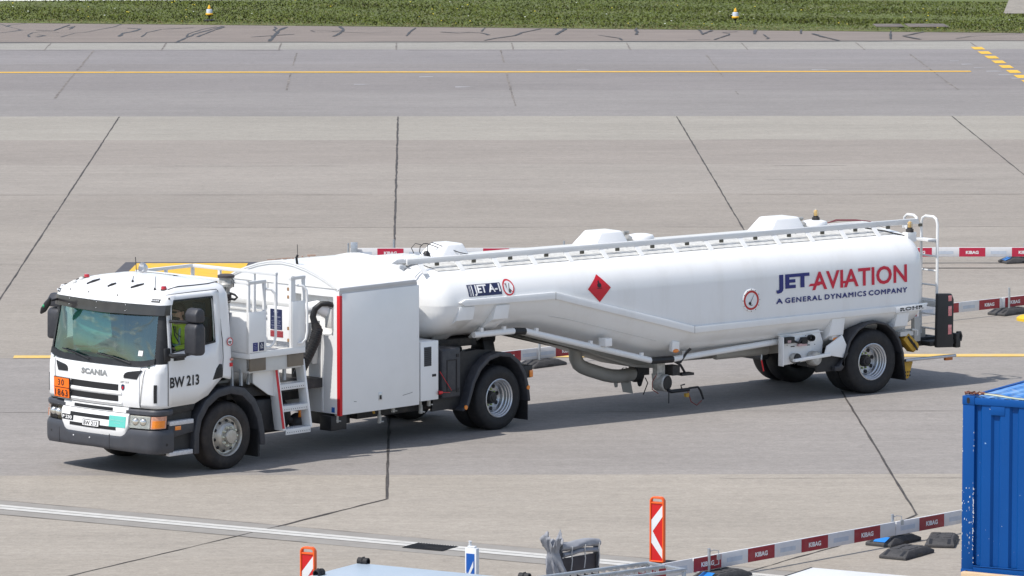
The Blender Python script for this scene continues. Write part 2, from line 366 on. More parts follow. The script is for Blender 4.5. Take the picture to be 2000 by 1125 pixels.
# asphalt shoulder, grass verge
gy = lambda x: 188.9 - (x+14)*0.1655
sheet('asphalt_shoulder', [[(-60, 177.5), (36, 179.64), (36, gy(36)), (-60, gy(-60))]], ASPH, 0.004)
# slab joints
J = []
for i, x in enumerate((-22.8, -15.3, -7.8, -0.30, 7.2, 14.7, 22.2, 29.7)):
    if abs(x+0.3) < .1: J += strip([(x+0.02, Y0), (x, 110), (x-0.02, 78.89)], 0.042, 0.35, i, 0.5)
    elif abs(x-7.2) < .1: J += strip([(7.25, Y0), (7.2, 110), (7.21, 77.31)], 0.034, 0.35, i, 0.5)
    else: J += strip([(x, Y0), (x, 60)], 0.031, 0.35, i, 0.5)
struct(sheet('slab_joints', J + strip([(-0.32, 78.89), (-1.85, 76.31)], .045, .5, 3, .3) + strip([(-1.85, 76.31), (-4.46, 72.15), (-7, 68.2)], .022, .6, 4, .3)
       + strip([(7.21, 77.31), (6.17, 74.95), (5.27, 73.55), (4.39, 72.11), (3.2, 70.4)], .03, .7, 5, .2), JOINT, 0.006))
F = []
for k in range(1, 11):
    F += strip([(-40, ys(k)+0.02), (45, ys(k)-0.02)], 0.03 if k < 8 else 0.018, 0.6, 20+k, 0.6, gaps=0.55)
for k in (1, 2, 3): F += strip([(-40, ys(k)-3.75), (45, ys(k)-3.75)], 0.018, 0.7, 40+k, 0.7, gaps=0.8)
for i, x in enumerate((-16.4, -9.98, -3.52, 2.94, 9.36, 15.8, 22.2)): F += strip([(x, 174.9), (x, 162), (x+.03, 152 + 3*(i % 3))], .055, .5, 60+i, .6, gaps=.12)
for i in range(12): F += strip([(-15.3+3.73*i, 178.5), (-15.3+3.73*i, 175.0)], .05, .4, 70+i, .5)
F += strip([(-40, 174.9), (45, 174.95)], .05, .5, 90, 1, gaps=.4)
struct(sheet('fine_joints', F, JOINTF, 0.004))
struct(sheet('asphalt_edge_joint', strip([(-60, 177.55), (60, 180.2)], .22, .5, 91, .8), TAR, 0.008))
struct(sheet('drain_joint', strip([(6.5, 110.0), (24, 109.97)], .09, .3, 92, .8), JOINT, 0.008))
CR = [[(-13.93,188.25),(-13.52,186.80),(-13.21,185.84),(-12.94,184.90)],
[(-13.62,186.80),(-13.53,187.76),(-13.05,188.73)],
[(-13.59,183.51),(-13.17,184.43),(-12.95,185.09)],
[(-12.46,181.39),(-12.60,182.58),(-12.50,183.68),(-12.10,184.42),(-11.64,183.77)],
[(-12.22,181.39),(-12.01,182.12),(-12.24,182.57)],
[(-11.43,181.39),(-11.08,183.49),(-10.80,183.76),(-10.35,185.35),(-9.94,186.77),(-9.78,188.22)],
[(-11.49,186.31),(-11.29,186.97),(-11.41,185.36)],
[(-9.53,181.64),(-9.47,183.47),(-9.21,184.12),(-9.01,185.62),(-9.48,186.00)],
[(-8.78,181.45),(-8.71,183.65),(-8.30,185.33),(-7.26,186.27)],
[(-7.55,178.51),(-7.07,182.99),(-6.67,185.04),(-6.28,186.93)],
[(-7.31,181.62),(-7.31,182.99),(-6.92,185.32),(-6.48,186.74)],
[(-6.95,181.44),(-6.58,184.38),(-6.24,186.55)],
[(-4.51,179.18),(-4.43,182.05),(-4.32,184.83),(-4.11,186.53)],
[(-4.54,186.73),(-4.43,185.77),(-4.53,185.02),(-4.38,183.90)],
[(-5.18,181.33),(-3.79,182.78)],
[(-3.26,184.63),(-3.10,183.89),(-2.56,184.07),(-2.21,184.63),(-3.23,184.82)],
[(-12.49,184.89),(-11.87,184.70),(-11.52,187.75)],
[(-2.49,181.58),(-2.24,183.41),(-2.17,185.28),(-2.31,186.71)],
[(-0.06,181.84),(0.06,183.86),(0.24,186.02)],
[(1.10,183.85),(1.67,183.29),(2.03,183.66),(2.44,183.38),(2.67,182.27)],
[(2.45,184.12),(2.60,186.00)],
[(2.48,179.48),(2.88,180.64),(3.55,181.99),(3.76,183.37),(4.47,185.51)],
[(4.91,182.34),(5.31,185.51)],
[(6.29,182.24),(6.94,180.60),(6.99,179.62)],
[(7.57,182.41),(7.66,183.80),(7.64,184.92),(7.70,185.87)],
[(-2.52,184.07),(-1.32,183.31),(-0.54,183.86)],
[(9.78,182.40),(9.77,184.91)],
[(9.77,182.67),(10.20,184.53)],
[(10.00,179.86),(10.61,182.21),(10.67,182.85),(10.50,183.50),(11.01,183.96)],
[(11.52,182.66),(11.67,184.89)],
[(11.78,182.38),(11.84,180.56),(11.72,180.12)],
[(13.06,182.83),(13.21,184.88)],
[(13.44,182.83),(13.63,181.27),(14.04,179.38)],
[(15.81,180.08),(16.16,184.20)],
[(16.76,179.90),(16.35,181.61),(17.23,183.72)],
[(17.96,180.24),(18.55,181.41),(20.45,182.95)],
[(9.12,179.87),(9.89,179.95)]]
tb = MB()
for i, c in enumerate(CR):
    for p in strip(c, 0.05 + 0.06*((i*7) % 5)/4, 0.45, 100+i, 0.45): tb.add([(x, y, 0.006+.0005*i) for x, y in p], [(0, 1, 2, 3)])
struct(tb.build('tar_seal_cracks', TAR, smooth=False, weld=False))
# markings
struct(sheet('taxiway_line', [[(-60, 164.60), (16.94, 165.15), (16.94, 165.57), (-60, 165.02)]], YEL, 0.008))
struct(sheet('dashed_line', [[(18.05, 176.3-2.085*k-1.2), (18.40, 176.3-2.085*k-1.2), (18.40, 176.3-2.085*k), (18.05, 176.3-2.085*k)] for k in range(14)], YEL, 0.008))
struct(sheet('guide_line', [[(-6.9, 95.50), (45, 95.50), (45, 95.88), (-6.9, 95.88)]], YELF, 0.008))
struct(sheet('worn_paint_flecks', [[(x, y), (x+random.uniform(.25, .7), y+random.uniform(0, .1)), (x+random.uniform(.2, .6), y+random.uniform(.2, .5)), (x, y+random.uniform(.2, .4))]
       for x, y in [(-9.1, 165.9), (5.1, 166.0), (12.2, 165.9)] + [(16.75+0.22*k, 169.8-1.5*k) for k in range(6)] + [(-4.5+random.uniform(0, 9), 158+random.uniform(0, 14)) for k in range(3)]], mat('worn_white_paint', (.30, .295, .30), .85, var=.15), 0.004))
struct(sheet('black_marking_border', [[(-5.74, 111.3), (-5.98, 107.3), (-3.1, 107.3), (-2.9, 111.3)]], BLKM, 0.0075))
struct(sheet('yellow_marking_panel', [[(-5.50, 111.05), (-5.70, 107.5), (-3.4, 107.5), (-3.25, 111.05)]], YEL, 0.012))
# drain channel with white line
def off(p, d_): return (p[0]+d_*math.sin(R(30.7)), p[1]+d_*math.cos(R(30.7)))
A0, B0 = (-14.0, 83.04), (9.0, 69.38)               # centre of the white line
def band(d0, d1, a=A0, b=B0): return [off(a, d0), off(b, d0), off(b, d1), off(a, d1)]
struct(sheet('channel_strip', [band(-0.58, 0.53)], CHAN, 0.003))
struct(sheet('channel_joints', strip([off(A0, .53), off(B0, .53)], .022, .5, 7, .4) + strip([off(A0, -.58), off(B0, -.58)], .016, .6, 8, .4, gaps=.25)
       + sum([strip([off((lerp(A0[0], B0[0], q), lerp(A0[1], B0[1], q)), -.2), off((lerp(A0[0], B0[0], q), lerp(A0[1], B0[1], q)), .2)], .012, .5, 9+i, .1) for i, q in enumerate([i/13 for i in range(13)])], []), JOINTF, 0.008))
struct(sheet('white_line', [band(-0.185, -0.012), band(0.012, 0.165)], WMARK, 0.0085))
gr = thing('drain_grate', 'black slotted drain grate set into the white line', 'drain grate', (0.29, 74.43, 0.009), R(-30.7))
b = MB(); b.box(-.32, .32, -.22, .22, 0.0, .004); b.build('grate_frame', BLACK, gr, smooth=False)
b = MB()
for i in range(15): b.box(-.30+i*.042, -.285+i*.042, -.20, .20, .006, .012)
b.build('grate_bars', STEELD, gr, smooth=False)

# ------------------------------------------------------------------ grass verge
def grass_mat(name, c, var):
    m = mat(name, c, 0.9, var=var, vscale=0.55, spec=0.1); t = m.node_tree        # blades shade like the sward, not like mirrors
    q = t.nodes.new('ShaderNodeCombineXYZ'); q.inputs[2].default_value = 1.0; t.links.new(q.outputs[0], t.nodes['Principled BSDF'].inputs['Normal']); return m
GG = [grass_mat('grass_green', (.100, .130, .025), .20), grass_mat('grass_light', (.125, .155, .034), .18), grass_mat('grass_dry', (.185, .165, .075), .2)]
SOIL = mat('grass_soil', (.098, .122, .028), 0.95, var=0.3, vscale=0.8, dirt=(.16, .13, .07), dirt_amt=.5, dscale=.5)
fy = lambda x: 201.3 + (x+15)*0.075
sheet('grass_verge', [[(-120, gy(-120)+.0), (120, gy(120)), (120, 330), (-120, 330)]], SOIL, 0.012)
struct(sheet('far_taxiway', [[(-120, fy(-120)+.5), (3.5, fy(3.5)), (5.5, 206), (30, 212), (120, 230), (120, 330), (-120, 330)]], mat('far_concrete', (.40, .385, .36), .9, var=.1, vscale=.3), 0.016))
struct(sheet('far_taxiway_edge_line', [[(-60, fy(-60)+.1), (1.5, fy(1.5)+.2), (1.5, fy(1.5)+1.1), (-60, fy(-60)+1.0)]], mat('far_edge_paint', (.62, .61, .57), .8, var=.25, vscale=1.2), 0.020))
struct(sheet('concrete_pad', [[(20.95, 193.5), (27, 193.5), (27, 206), (22.6, 206)]], mat('pad_concrete', (.26, .235, .20), .9, var=.2, vscale=2), 0.03))
for i, (x, w) in enumerate(((15.85, .95), (16.95, 1.35))):
    b = MB(); b.box(0, w, 0, 1.5 if i == 0 else 1.7, 0, .02); o = b.build('cover_slab', mat('slab_concrete', (.135, .115, .10), .9, var=.3, vscale=3), bevel=.01); o.location = (x, 186.15-.12*i, 0.02)
    tag(o, ['smaller grey concrete cover slab in the dry grass edge', 'larger grey concrete cover slab in the dry grass edge, on the right'][i], 'cover slab', 'concrete cover slabs in the grass edge')
def grass():
    rn = random.Random(3); vs = []; fs = []; mi = []
    # patchiness from a few random waves
    W = [(rn.uniform(.1, .9), rn.uniform(.1, 1.2), rn.uniform(0, 6.3)) for _ in range(7)]
    n = 0
    while n < 105000:
        x = rn.uniform(-17.5, 25.5); y0 = gy(x)
        y = y0 + 17.5*rn.random()**1.15
        if y > fy(x)+.2 and x < 4: continue
        if y > 193.4 and x > 20.95+max(0, y-193.5)*.13 and x < 27.2: continue
        if 15.8 < x < 18.4 and 186.0 < y < 187.8 : continue
        e = y-y0
        p = sum(math.sin(a*x+b_*y+c) for a, b_, c in W)/7
        h = max(.015, (0.036 + 0.035*p + rn.uniform(-.02, .035)) * (0.45 + 0.55*min(1, e/1.5)))
        w = rn.uniform(.014, .032); a = rn.uniform(0, 6.28); l = rn.uniform(-.05, .05); l2 = rn.uniform(-.05, .05)
        o = len(vs); ca, sa = math.cos(a)*w, math.sin(a)*w
        vs += [(x-ca, y-sa, 0.01), (x+ca, y+sa, 0.01), (x+l+ca*.2, y+l2+sa*.2, h)]
        fs.append((o, o+1, o+2)); n += 1
        dry = rn.random() < (0.75 if e < 0.6 else 0.42 if e < 1.8 else 0.07 if e < 4 else 0.03)
        mi.append(2 if dry else (1 if p + rn.uniform(-.4, .4) > 0.1 else 0))
    me = bpy.data.meshes.new('grass'); me.from_pydata(vs, [], fs)
    for q in GG: me.materials.append(q)
    me.polygons.foreach_set('material_index', mi)
    o = link_mesh('grass', me, None, smooth=False); o['kind'] = 'stuff'
    # weeds and small flowers: dots of clover and dandelion
    b = MB(); c2 = MB()
    for i in range(80):
        x = rn.uniform(-15, 23); y = gy(x)+rn.uniform(1.0, 14)
        if x < 4 and y > fy(x)-.3: continue
        if x > 20.5 and y > 193: continue
        z = rn.uniform(.05, .08); s_ = rn.uniform(.018, .034)
        (b if i % 3 else c2).sphere((x, y, z), s_, s_, s_*.6, 6, 4)
    q = b.build('dandelion_flowers', mat('dandelion_yellow', (.62, .50, .03), .8, var=.1)); q['kind'] = 'stuff'
    q = c2.build('clover_flowers', mat('clover_white', (.60, .62, .52), .8, var=.1)); q['kind'] = 'stuff'
grass()

# ------------------------------------------------------------------ wheels (axis along local Y; the outer face looks towards -Y)
def tyre_profile(rad, w, rim):
    # (radius, offset) from outer bead round the tread to the inner bead
    return [(rim-.012, 0.03), (rim+.004, 0.006), (rim+.03, -0.004), (rim+.09, -0.016), (rad-.10, -0.014), (rad-.045, 0.0), (rad-.016, 0.022), (rad-.004, 0.05),
            (rad, w*.35), (rad, w*.65), (rad-.004, w-.05), (rad-.016, w-.022), (rad-.045, w), (rad-.10, w+.014), (rim+.09, w+.016), (rim+.03, w+.004), (rim-.012, w-.03)]
def wheel(parent, x, y, rad, w, side, kind, tyre_m, rim_m):
    """side=-1: outer face towards -Y.  kind 'front' (raised disc) or 'dish' (deep disc of twin wheels)"""
    rim = 0.288; s = side
    def rot(prof): return [(r_, h) for r_, h in prof]
    ax = (0, -s, 0)                                     # from the outer face inwards
    b = MB()
    if kind == 'front':
        b.lathe([(rim+.022, .012), (rim+.022, -.002), (rim+.012, -.008), (rim, .0), (rim-.012, .02), (rim-.02, .055), (rim-.05, .062), (rim-.075, .035), (rim-.095, -.002), (.165, -.018), (.155, -.030), (.10, -.030)], (0, 0, 0), ax, 48)
    else:
        b.lathe([(rim+.022, .012), (rim+.022, -.002), (rim+.010, -.008), (rim-.004, .004), (rim-.010, .03), (rim-.022, .04), (rim-.024, .075), (rim-.036, .085), (rim-.038, .13), (rim-.054, .145), (rim-.058, .205), (rim-.075, .226), (.15, .232), (.14, .22), (.10, .22)], (0, 0, 0), ax, 48)
    o = b.build('wheel', rim_m, parent, angle=30); o.location = (x, y, rad - .012)
    t = MB(); t.lathe(tyre_profile(rad, w, rim+.016), (0, 0, 0), ax, 64)
    t.build('tyre', tyre_m, o, angle=38, weld=False)
    # hand holes, hub, nuts
    dpt, rr, hr, n = (.012, rim-.088, .024, 10) if kind == 'front' else (.224, rim-.098, .033, 8)
    for i in range(n):
        h = MB(); a = 2*math.pi*(i+.3)/n; c = Vector((math.cos(a)*rr, -s*(dpt-.006 if kind == 'dish' else .016), math.sin(a)*rr))
        if kind == 'front': h.sphere((math.cos(a)*(rim-.062), -s*.045, math.sin(a)*(rim-.062)), .026, .022, .026, 10, 6)
        else: h.lathe([(hr, -.002), (hr*.97, -.004), (.0005, -.004)], c, ax, 16)
        h.build('hand_hole', BLACK, o)
    hb = MB(); nb = MB()
    if kind == 'front':
        hb.lathe([(.112, -.028), (.108, -.075), (.098, -.095), (.06, -.100), (.0005, -.100)], (0, 0, 0), ax, 32)
        for i in range(10):
            a = 2*math.pi*i/10; p = Vector((math.cos(a)*.142, s*.028, math.sin(a)*.142))
            nb = MB(); nb.lathe([(.020, 0), (.020, .02), (.016, .046), (.008, .054), (.0005, .054)], p, (0, s, 0), 10); nb.build('wheel_nut', mat('nut_cover', (.62, .62, .50), .5, var=.1), o)
        hb.build('hub', RIMG, o)
    else:
        hb.lathe([(.100, .225), (.095, .15), (.080, .125), (.05, .12), (.045, .11), (.0005, .11)], (0, 0, 0), ax, 28)
        for i in range(10):
            a = 2*math.pi*i/10; p = Vector((math.cos(a)*.127, -s*.225, math.sin(a)*.127))
            nb = MB(); nb.lathe([(.015, 0), (.015, .026), (.007, .03), (.0005, .03)], p, (0, s, 0), 8); nb.build('wheel_nut', mat('nut_indicator', (.34, .46, .12), .5, var=.2), o)
        hb.build('hub', STEELD, o)
    return o

# ------------------------------------------------------------------ tractor
TROOT = thing('truck_tractor', 'white fuel truck tractor with black bumper, orange hazard plate and driver in the cab', 'truck', (-3.59646, 82.78636, 0), R(46.1))
T0 = TROOT
HW = 1.21
XF = [(.30, -1.60), (.72, -1.60), (1.04, -1.56), (1.10, -1.58), (1.30, -1.58), (1.55, -1.565), (1.70, -1.525), (1.86, -1.49), (2.43, -1.385), (2.56, -1.37), (2.64, -1.345), (2.70, -1.29), (2.76, -1.18), (2.81, -1.02), (2.84, -.78), (2.865, -.48), (2.88, -.30)]
WW = [(.30, 1.20), (1.04, 1.205), (1.55, 1.21), (1.86, 1.205), (2.43, 1.165), (2.56, 1.155), (2.64, 1.14), (2.70, 1.12), (2.76, 1.075), (2.81, 1.00), (2.84, .88), (2.865, .66), (2.88, .35)]
SS = [(.30, -1.22), (1.86, -1.22), (2.43, -1.17), (2.64, -1.16), (2.70, -1.10), (2.76, -.96), (2.81, -.74), (2.84, -.50), (2.865, -.30), (2.88, -.22)]
XR = [(.30, .165), (1.9, .165), (2.5, .150), (2.7, .14), (2.76, .12), (2.81, .06), (2.84, -.02), (2.865, -.10), (2.88, -.16)]
SIDEX = [-1.13, -.68, -.24, -.10]
def contour(z):
    """near half of the cab plan outline (y <= 0) from front centre to rear centre"""
    xf, w, s0, xr = interp(XF, z), interp(WW, z), interp(SS, z), interp(XR, z)
    pts = [(xf + .12*q*q, -.915*w*q) for q in (0, .25, .5, .75, 1)]
    d_ = s0-xf
    pts += [(xf+.12+(d_-.12)*.16, -.962*w), (xf+.12+(d_-.12)*.42, -.990*w), (s0, -w)]
    e = xr-.10
    for sx in SIDEX: pts.append((s0+(e-s0)*(sx+1.22)/(.065+1.22), -w))
    pts += [(e, -w), (xr-.03, -.965*w), (xr, -.88*w), (xr, -.4*w), (xr, 0)]
    return pts
NCOL = len(contour(1.5))
def zcol(k, zb):
    """row heights follow the sill and arch lines"""
    if zb == 1.04:                                      # lower edge of the shell: front, then rising over the wheel arch
        return {8: 1.05, 9: 1.06, 10: 1.30, 11: 1.40}.get(k, 1.04 if k < 8 else 1.36)
    if zb == 1.10: return {8: 1.10, 9: 1.11, 10: 1.34, 11: 1.44}.get(k, 1.10 if k < 8 else 1.42)
    if zb == 1.30: return {10: 1.44, 11: 1.50}.get(k, 1.30 if k < 10 else 1.5)
    if zb == 1.86: return {7: 1.862, 8: 1.868, 9: 1.91, 10: 1.955, 11: 1.965}.get(k, 1.86 if k < 7 else 1.97)
    return zb
ROWS = [1.04, 1.10, 1.30, 1.55, 1.70, 1.86, 2.10, 2.43, 2.56, 2.64, 2.70, 2.76, 2.81, 2.84, 2.865, 2.88]
def cabpt(k, z):
    return contour(z)[k] + (z,)
def cab_shell():
    b = MB(); pil = MB(); idx = {}
    for i, zb in enumerate(ROWS):
        for k in range(NCOL):
            z = zcol(k, zb); x, y = contour(z)[k] if zb < 2.7 else contour(zb)[k]
            for s in (1, -1):
                idx[(i, k, s)] = (x, y*s, z)
    for s in (1, -1):
        for i in range(len(ROWS)-1):
            for k in range(NCOL-1):
                q = [idx[(i, k, s)], idx[(i, k+1, s)], idx[(i+1, k+1, s)], idx[(i+1, k, s)]]
                zb = ROWS[i]
                if 1.70 <= zb < 2.43 and k < 4: continue            # windscreen
                if 1.86 <= zb < 2.64 and 8 <= k < 10: continue      # side window
                if 1.70 <= zb < 2.56 and 4 <= k < 7: pil.add(q, [(0, 1, 2, 3)]); continue
                b.add(q, [(0, 1, 2, 3)])
    top = [idx[(len(ROWS)-1, k, 1)] for k in range(NCOL)]; bot = [idx[(len(ROWS)-1, k, -1)] for k in range(NCOL)]
    for k in range(NCOL-1): b.add([top[k], top[k+1], bot[k+1], bot[k]], [(0, 1, 2, 3)])
    o = b.build('cab_shell', CABWHITE, T0, angle=42)
    sm = o.modifiers.new('skin_thickness', 'SOLIDIFY'); sm.thickness = .03; sm.offset = -1
    for s_ in (1, -1):
        h = MB(); [h.add([pil.v[i] for i in q], [(0, 1, 2, 3)]) for q in pil.f if pil.v[q[0]][1]*s_ > 0]; h.build('windscreen_pillar', BLACKP, T0, angle=60)
    return o
cab_shell()
def path(z, ext=0.0):
    """arc-length table of the near half outline"""
    c = contour(z)[:12]; s = [0]
    for a, b in zip(c, c[1:]): s.append(s[-1]+math.hypot(b[0]-a[0], b[1]-a[1]))
    return c, s
def along(s, z, o=0.0):
    """point on the cab front at arc length s (s>0 near side), pushed outwards by o"""
    sg = 1 if s >= 0 else -1; a = abs(s); c, t = path(z)
    for i in range(len(t)-1):
        if a <= t[i+1] or i == len(t)-2:
            u = (a-t[i])/(t[i+1]-t[i]); p = (lerp(c[i][0], c[i+1][0], u), lerp(c[i][1], c[i+1][1], u))
            dx, dy = c[i+1][0]-c[i][0], c[i+1][1]-c[i][1]
            # blend the direction with the neighbours for a smooth normal
            j = min(i+1, len(t)-2) if u > .5 else max(i-1, 0); w_ = abs(u-.5)
            dx2, dy2 = c[j+1][0]-c[j][0], c[j+1][1]-c[j][1]; l1 = math.hypot(dx, dy); l2 = math.hypot(dx2, dy2)
            dx = dx/l1*(1-w_)+dx2/l2*w_; dy = dy/l1*(1-w_)+dy2/l2*w_; l = math.hypot(dx, dy)
            nx, ny = dy/l, -dx/l
            if nx*(-1)+ny*(-.3) < 0 and i < 6: nx, ny = -nx, -ny
            if i >= 6 and ny > 0: nx, ny = -nx, -ny
            return (p[0]+nx*o, (p[1]+ny*o)*sg, z)
def patch(s0, s1, z0, z1, o, th=.03, n=14, m=3, zf=None, round_=0.0):
    """slab following the cab front between arc lengths s0..s1 and heights z0..z1"""
    b = MB(); F_ = []; B_ = []
    for j in range(m+1):
        for i in range(n+1):
            u, v = i/n, j/m; s = lerp(s0, s1, u); z = lerp(z0, z1, v)
            if zf: z = zf(s, v)
            oo = o - round_*(1-math.sqrt(max(0, 1-(2*v-1)**4)))
            F_.append(along(s, z, oo)); B_.append(along(s, z, o-th))
    N_ = len(F_); vs = F_+B_; fs = []; w = n+1
    for j in range(m):
        for i in range(n):
            a = j*w+i; fs += [(a, a+1, a+w+1, a+w), (N_+a, N_+a+w, N_+a+w+1, N_+a+1)]
    for i in range(n): fs += [(i, N_+i, N_+i+1, i+1), (m*w+i, m*w+i+1, N_+m*w+i+1, N_+m*w+i)]
    for j in range(m): a, c = j*w, (j+1)*w; fs += [(a, c, N_+c, N_+a), (a+n, N_+a+n, N_+c+n, c+n)]
    return b.add(vs, fs)
def front_text(name, body, m, s0, s1, z0, z1, o, parent=None, bold=0, spacing=1, shear=0):
    return lettering(name, body, m, parent or T0, lambda u, v: along(lerp(s0, s1, u), lerp(z0, z1, v), o), bold, spacing, shear)
# windscreen
b = MB(); q = []
for j in range(13):
    v = j/12; z = lerp(1.70, 2.43, v); xf, w = interp(XF, z), interp(WW, z)*.915
    q.append([(xf+.12*u*u+.012-.03*(1-(2*v-1)**2)*(1-u**4), w*u, z) for u in [i/12-1 for i in range(25)]])
b.loft(q, closed=False); b.build('windscreen', GWS, T0, angle=80)
patch(-1.13, 1.13, 1.655, 1.735, .024, .05, 24, 2, zf=lambda s, v: lerp(1.650, 1.732, v) + .035*max(0, (abs(s)-.75)/.30)**2).build('scuttle_panel', BLACKP, T0)
for s0, s1, tip in ((.72, .02, 1.80), (-.12, -.80, 1.80)):       # wipers
    a = along(s0, 1.70, .05); b_ = along(s1, tip, .035); c_ = along(lerp(s0, s1, .15), 1.735, .05)
    w = MB(); w.tube([a, along(lerp(s0, s1, .4), 1.755, .05), along(lerp(s0, s1, .62), 1.78, .045)], .009, 6)
    w.tube([along(lerp(s0, s1, .18), 1.725, .035), along(lerp(s0, s1, .6), 1.765, .035), b_], .011, 6); w.build('wiper', BLACKP, T0)
# sun visor band
patch(-1.235, 1.235, 2.41, 2.575, .055, .03, 36, 4, zf=lambda s, v: lerp(2.425, 2.575, v) - .02*(1-abs(s)/1.3)).build('sun_visor', mat('smoked_visor', (.028, .026, .027), .3, var=.25, vscale=5, coat=.5), T0)
b = MB()
for s in (-.75, -.1, .5): 
    for z in (2.46, 2.545): b.sphere(along(s, z, .058), .008, .008, .008, 8, 5)
b.build('visor_screws', ALU, T0)
# roof fairing above the visor, its lamps and slots
b = patch(-1.27, 1.27, 2.56, 2.70, .045, .12, 36, 4, zf=lambda s, v: lerp(2.572, 2.70, v), round_=.0)
b.build('roof_fairing', CABWHITE, T0, angle=50)
for s in (-1.13, 1.02):
    p = patch(s-.075, s+.075, 2.615, 2.66, .052, .03, 4, 1); o = p.build('led_lamp', BLACKP, T0)
    k = MB()
    for i in range(4): k.sphere(along(s-.054+.036*i, 2.637, .052), .014, .014, .014, 8, 5)
    k.build('led_lenses', mat('led_white', (.75, .76, .78), .2, var=.1, coat=1), o)
b = MB()
for s in (-.82, -.35, .28, 1.17): b.sphere(along(s, 2.668, .043), .014, .014, .016, 8, 5)
b.build('fairing_screws', BLACK, T0)
def roofz(x, y):
    best = 2.6
    for z in [2.70+.005*i for i in range(37)]:
        xf, w = interp(XF, z), interp(WW, z)
        if x > xf + .10*(y/(.86*w))**2 and abs(y) < w: best = z
    return best
for x, y in ((-1.02, -.93), (-.88, .90)):
    z = roofz(x, y); b = MB(); b.lathe([(.052, 0), (.050, .012), (.044, .016)], (x, y, z-.01), n=20); o = b.build('marker_lamp', STEELD, T0)
    k = MB(); k.lathe([(.043, .006), (.041, .05), (.034, .062), (.0005, .064)], (x, y, z-.01), n=20); k.build('lens', REDLENS, o)
for x, y in ((-1.10, .93), (-.98, .91)):
    b = MB(); b.sphere((x, y, roofz(x, y)+.01), .04, .04, .035); b.build('gps_dome', GREYW, T0)
for (x, y, h) in ((-1.08, -.80, .20), (-.92, -.15, .09)):
    z = roofz(x, y); b = MB(); b.tube([(x, y, z-.01), (x, y, z+.03), (x+.004, y, z+.034), (x+.02, y, z+h)], [.022, .014, .006, .004], 8); b.build('antenna', BLACK, T0)
for pts in (((-1.16, -.36), (-.98, -.46)), ((-1.16, .60), (-.98, .50)), ((-1.20, .10), (-1.08, .04))):
    b = MB(); b.tube([(x, y, roofz(x, y)+.016) for x, y in (pts[0], ((pts[0][0]+pts[1][0])/2, (pts[0][1]+pts[1][1])/2), pts[1])], [.012, .02, .010], 6); b.build('roof_handle', BLACKP, T0)
for s in (1, -1):
    b = MB(); b.tube([(x, s*-1*y_, roofz(x, y_)+.004) for x, y_ in ((-1.0, 1.0), (-.8, 1.005), (-.5, 1.01), (-.2, 1.01), (.02, .985))], .010, 6); b.build('roof_gutter', BLACK, T0)
z = roofz(.0, .75); b = MB(); b.lathe([(.085, 0), (.08, .05), (.05, .09), (.02, .11)], (-.02, .62, z+.06), (.75, -.2, -.15), 18); o = b.build('work_lamp', ALU, T0)
k = MB(); k.tube([(.05, .60, z-.02), (.05, .60, z+.08)], .012, 6); k.tube([(-.04, .70, z-.02), (-.06, .70, z+.22)], .006, 6); k.build('lamp_stem', STEELD, o)
# lower front: bumper, headlights, grilles
BUMP = mat('bumper_plastic', (.050, .053, .064), .45, var=.06, vscale=8, dirt=(.11, .10, .10), dirt_amt=.25, dscale=5, bump=.05, bscale=150)
bz0 = lambda s: .395 - .03*min(1, abs(s)/1.3)
bz1 = lambda s: .62 + .10*min(1, max(0, (abs(s)-.58)/.14))
bp_ = patch(-1.50, 1.50, .36, .72, .035, .12, 60, 8, zf=lambda s, v: lerp(bz0(s), bz1(s), v), round_=.028).build('bumper', BUMP, T0, angle=50)
b = MB()
for s in (-.42, -.05): b.sphere(along(s, .53, .036), .012, .012, .012, 8, 5)
b.build('bumper_bolts', PRINTW, bp_)
b = MB(); b.disc(along(1.36, .50, .0365), Vector(along(1.36, .50, 1))-Vector(along(1.36, .50, 0)), .022, 16); b.disc(along(-1.0, .545, .0365), Vector(along(-1.0, .545, 1))-Vector(along(-1.0, .545, 0)), .016, 16); b.build('bumper_holes', BLACK, bp_)
b = MB()
for s in (.36, -.78): b.tube([along(s, .62, .033), along(s, .50, .0365), along(s, .385, .030)], .004, 5)
b.build('bumper_seams', BLACK, bp_)
patch(-1.42, 1.42, .70, 1.05, -.04, .05, 40, 2).build('front_recess', BLACKP, T0)
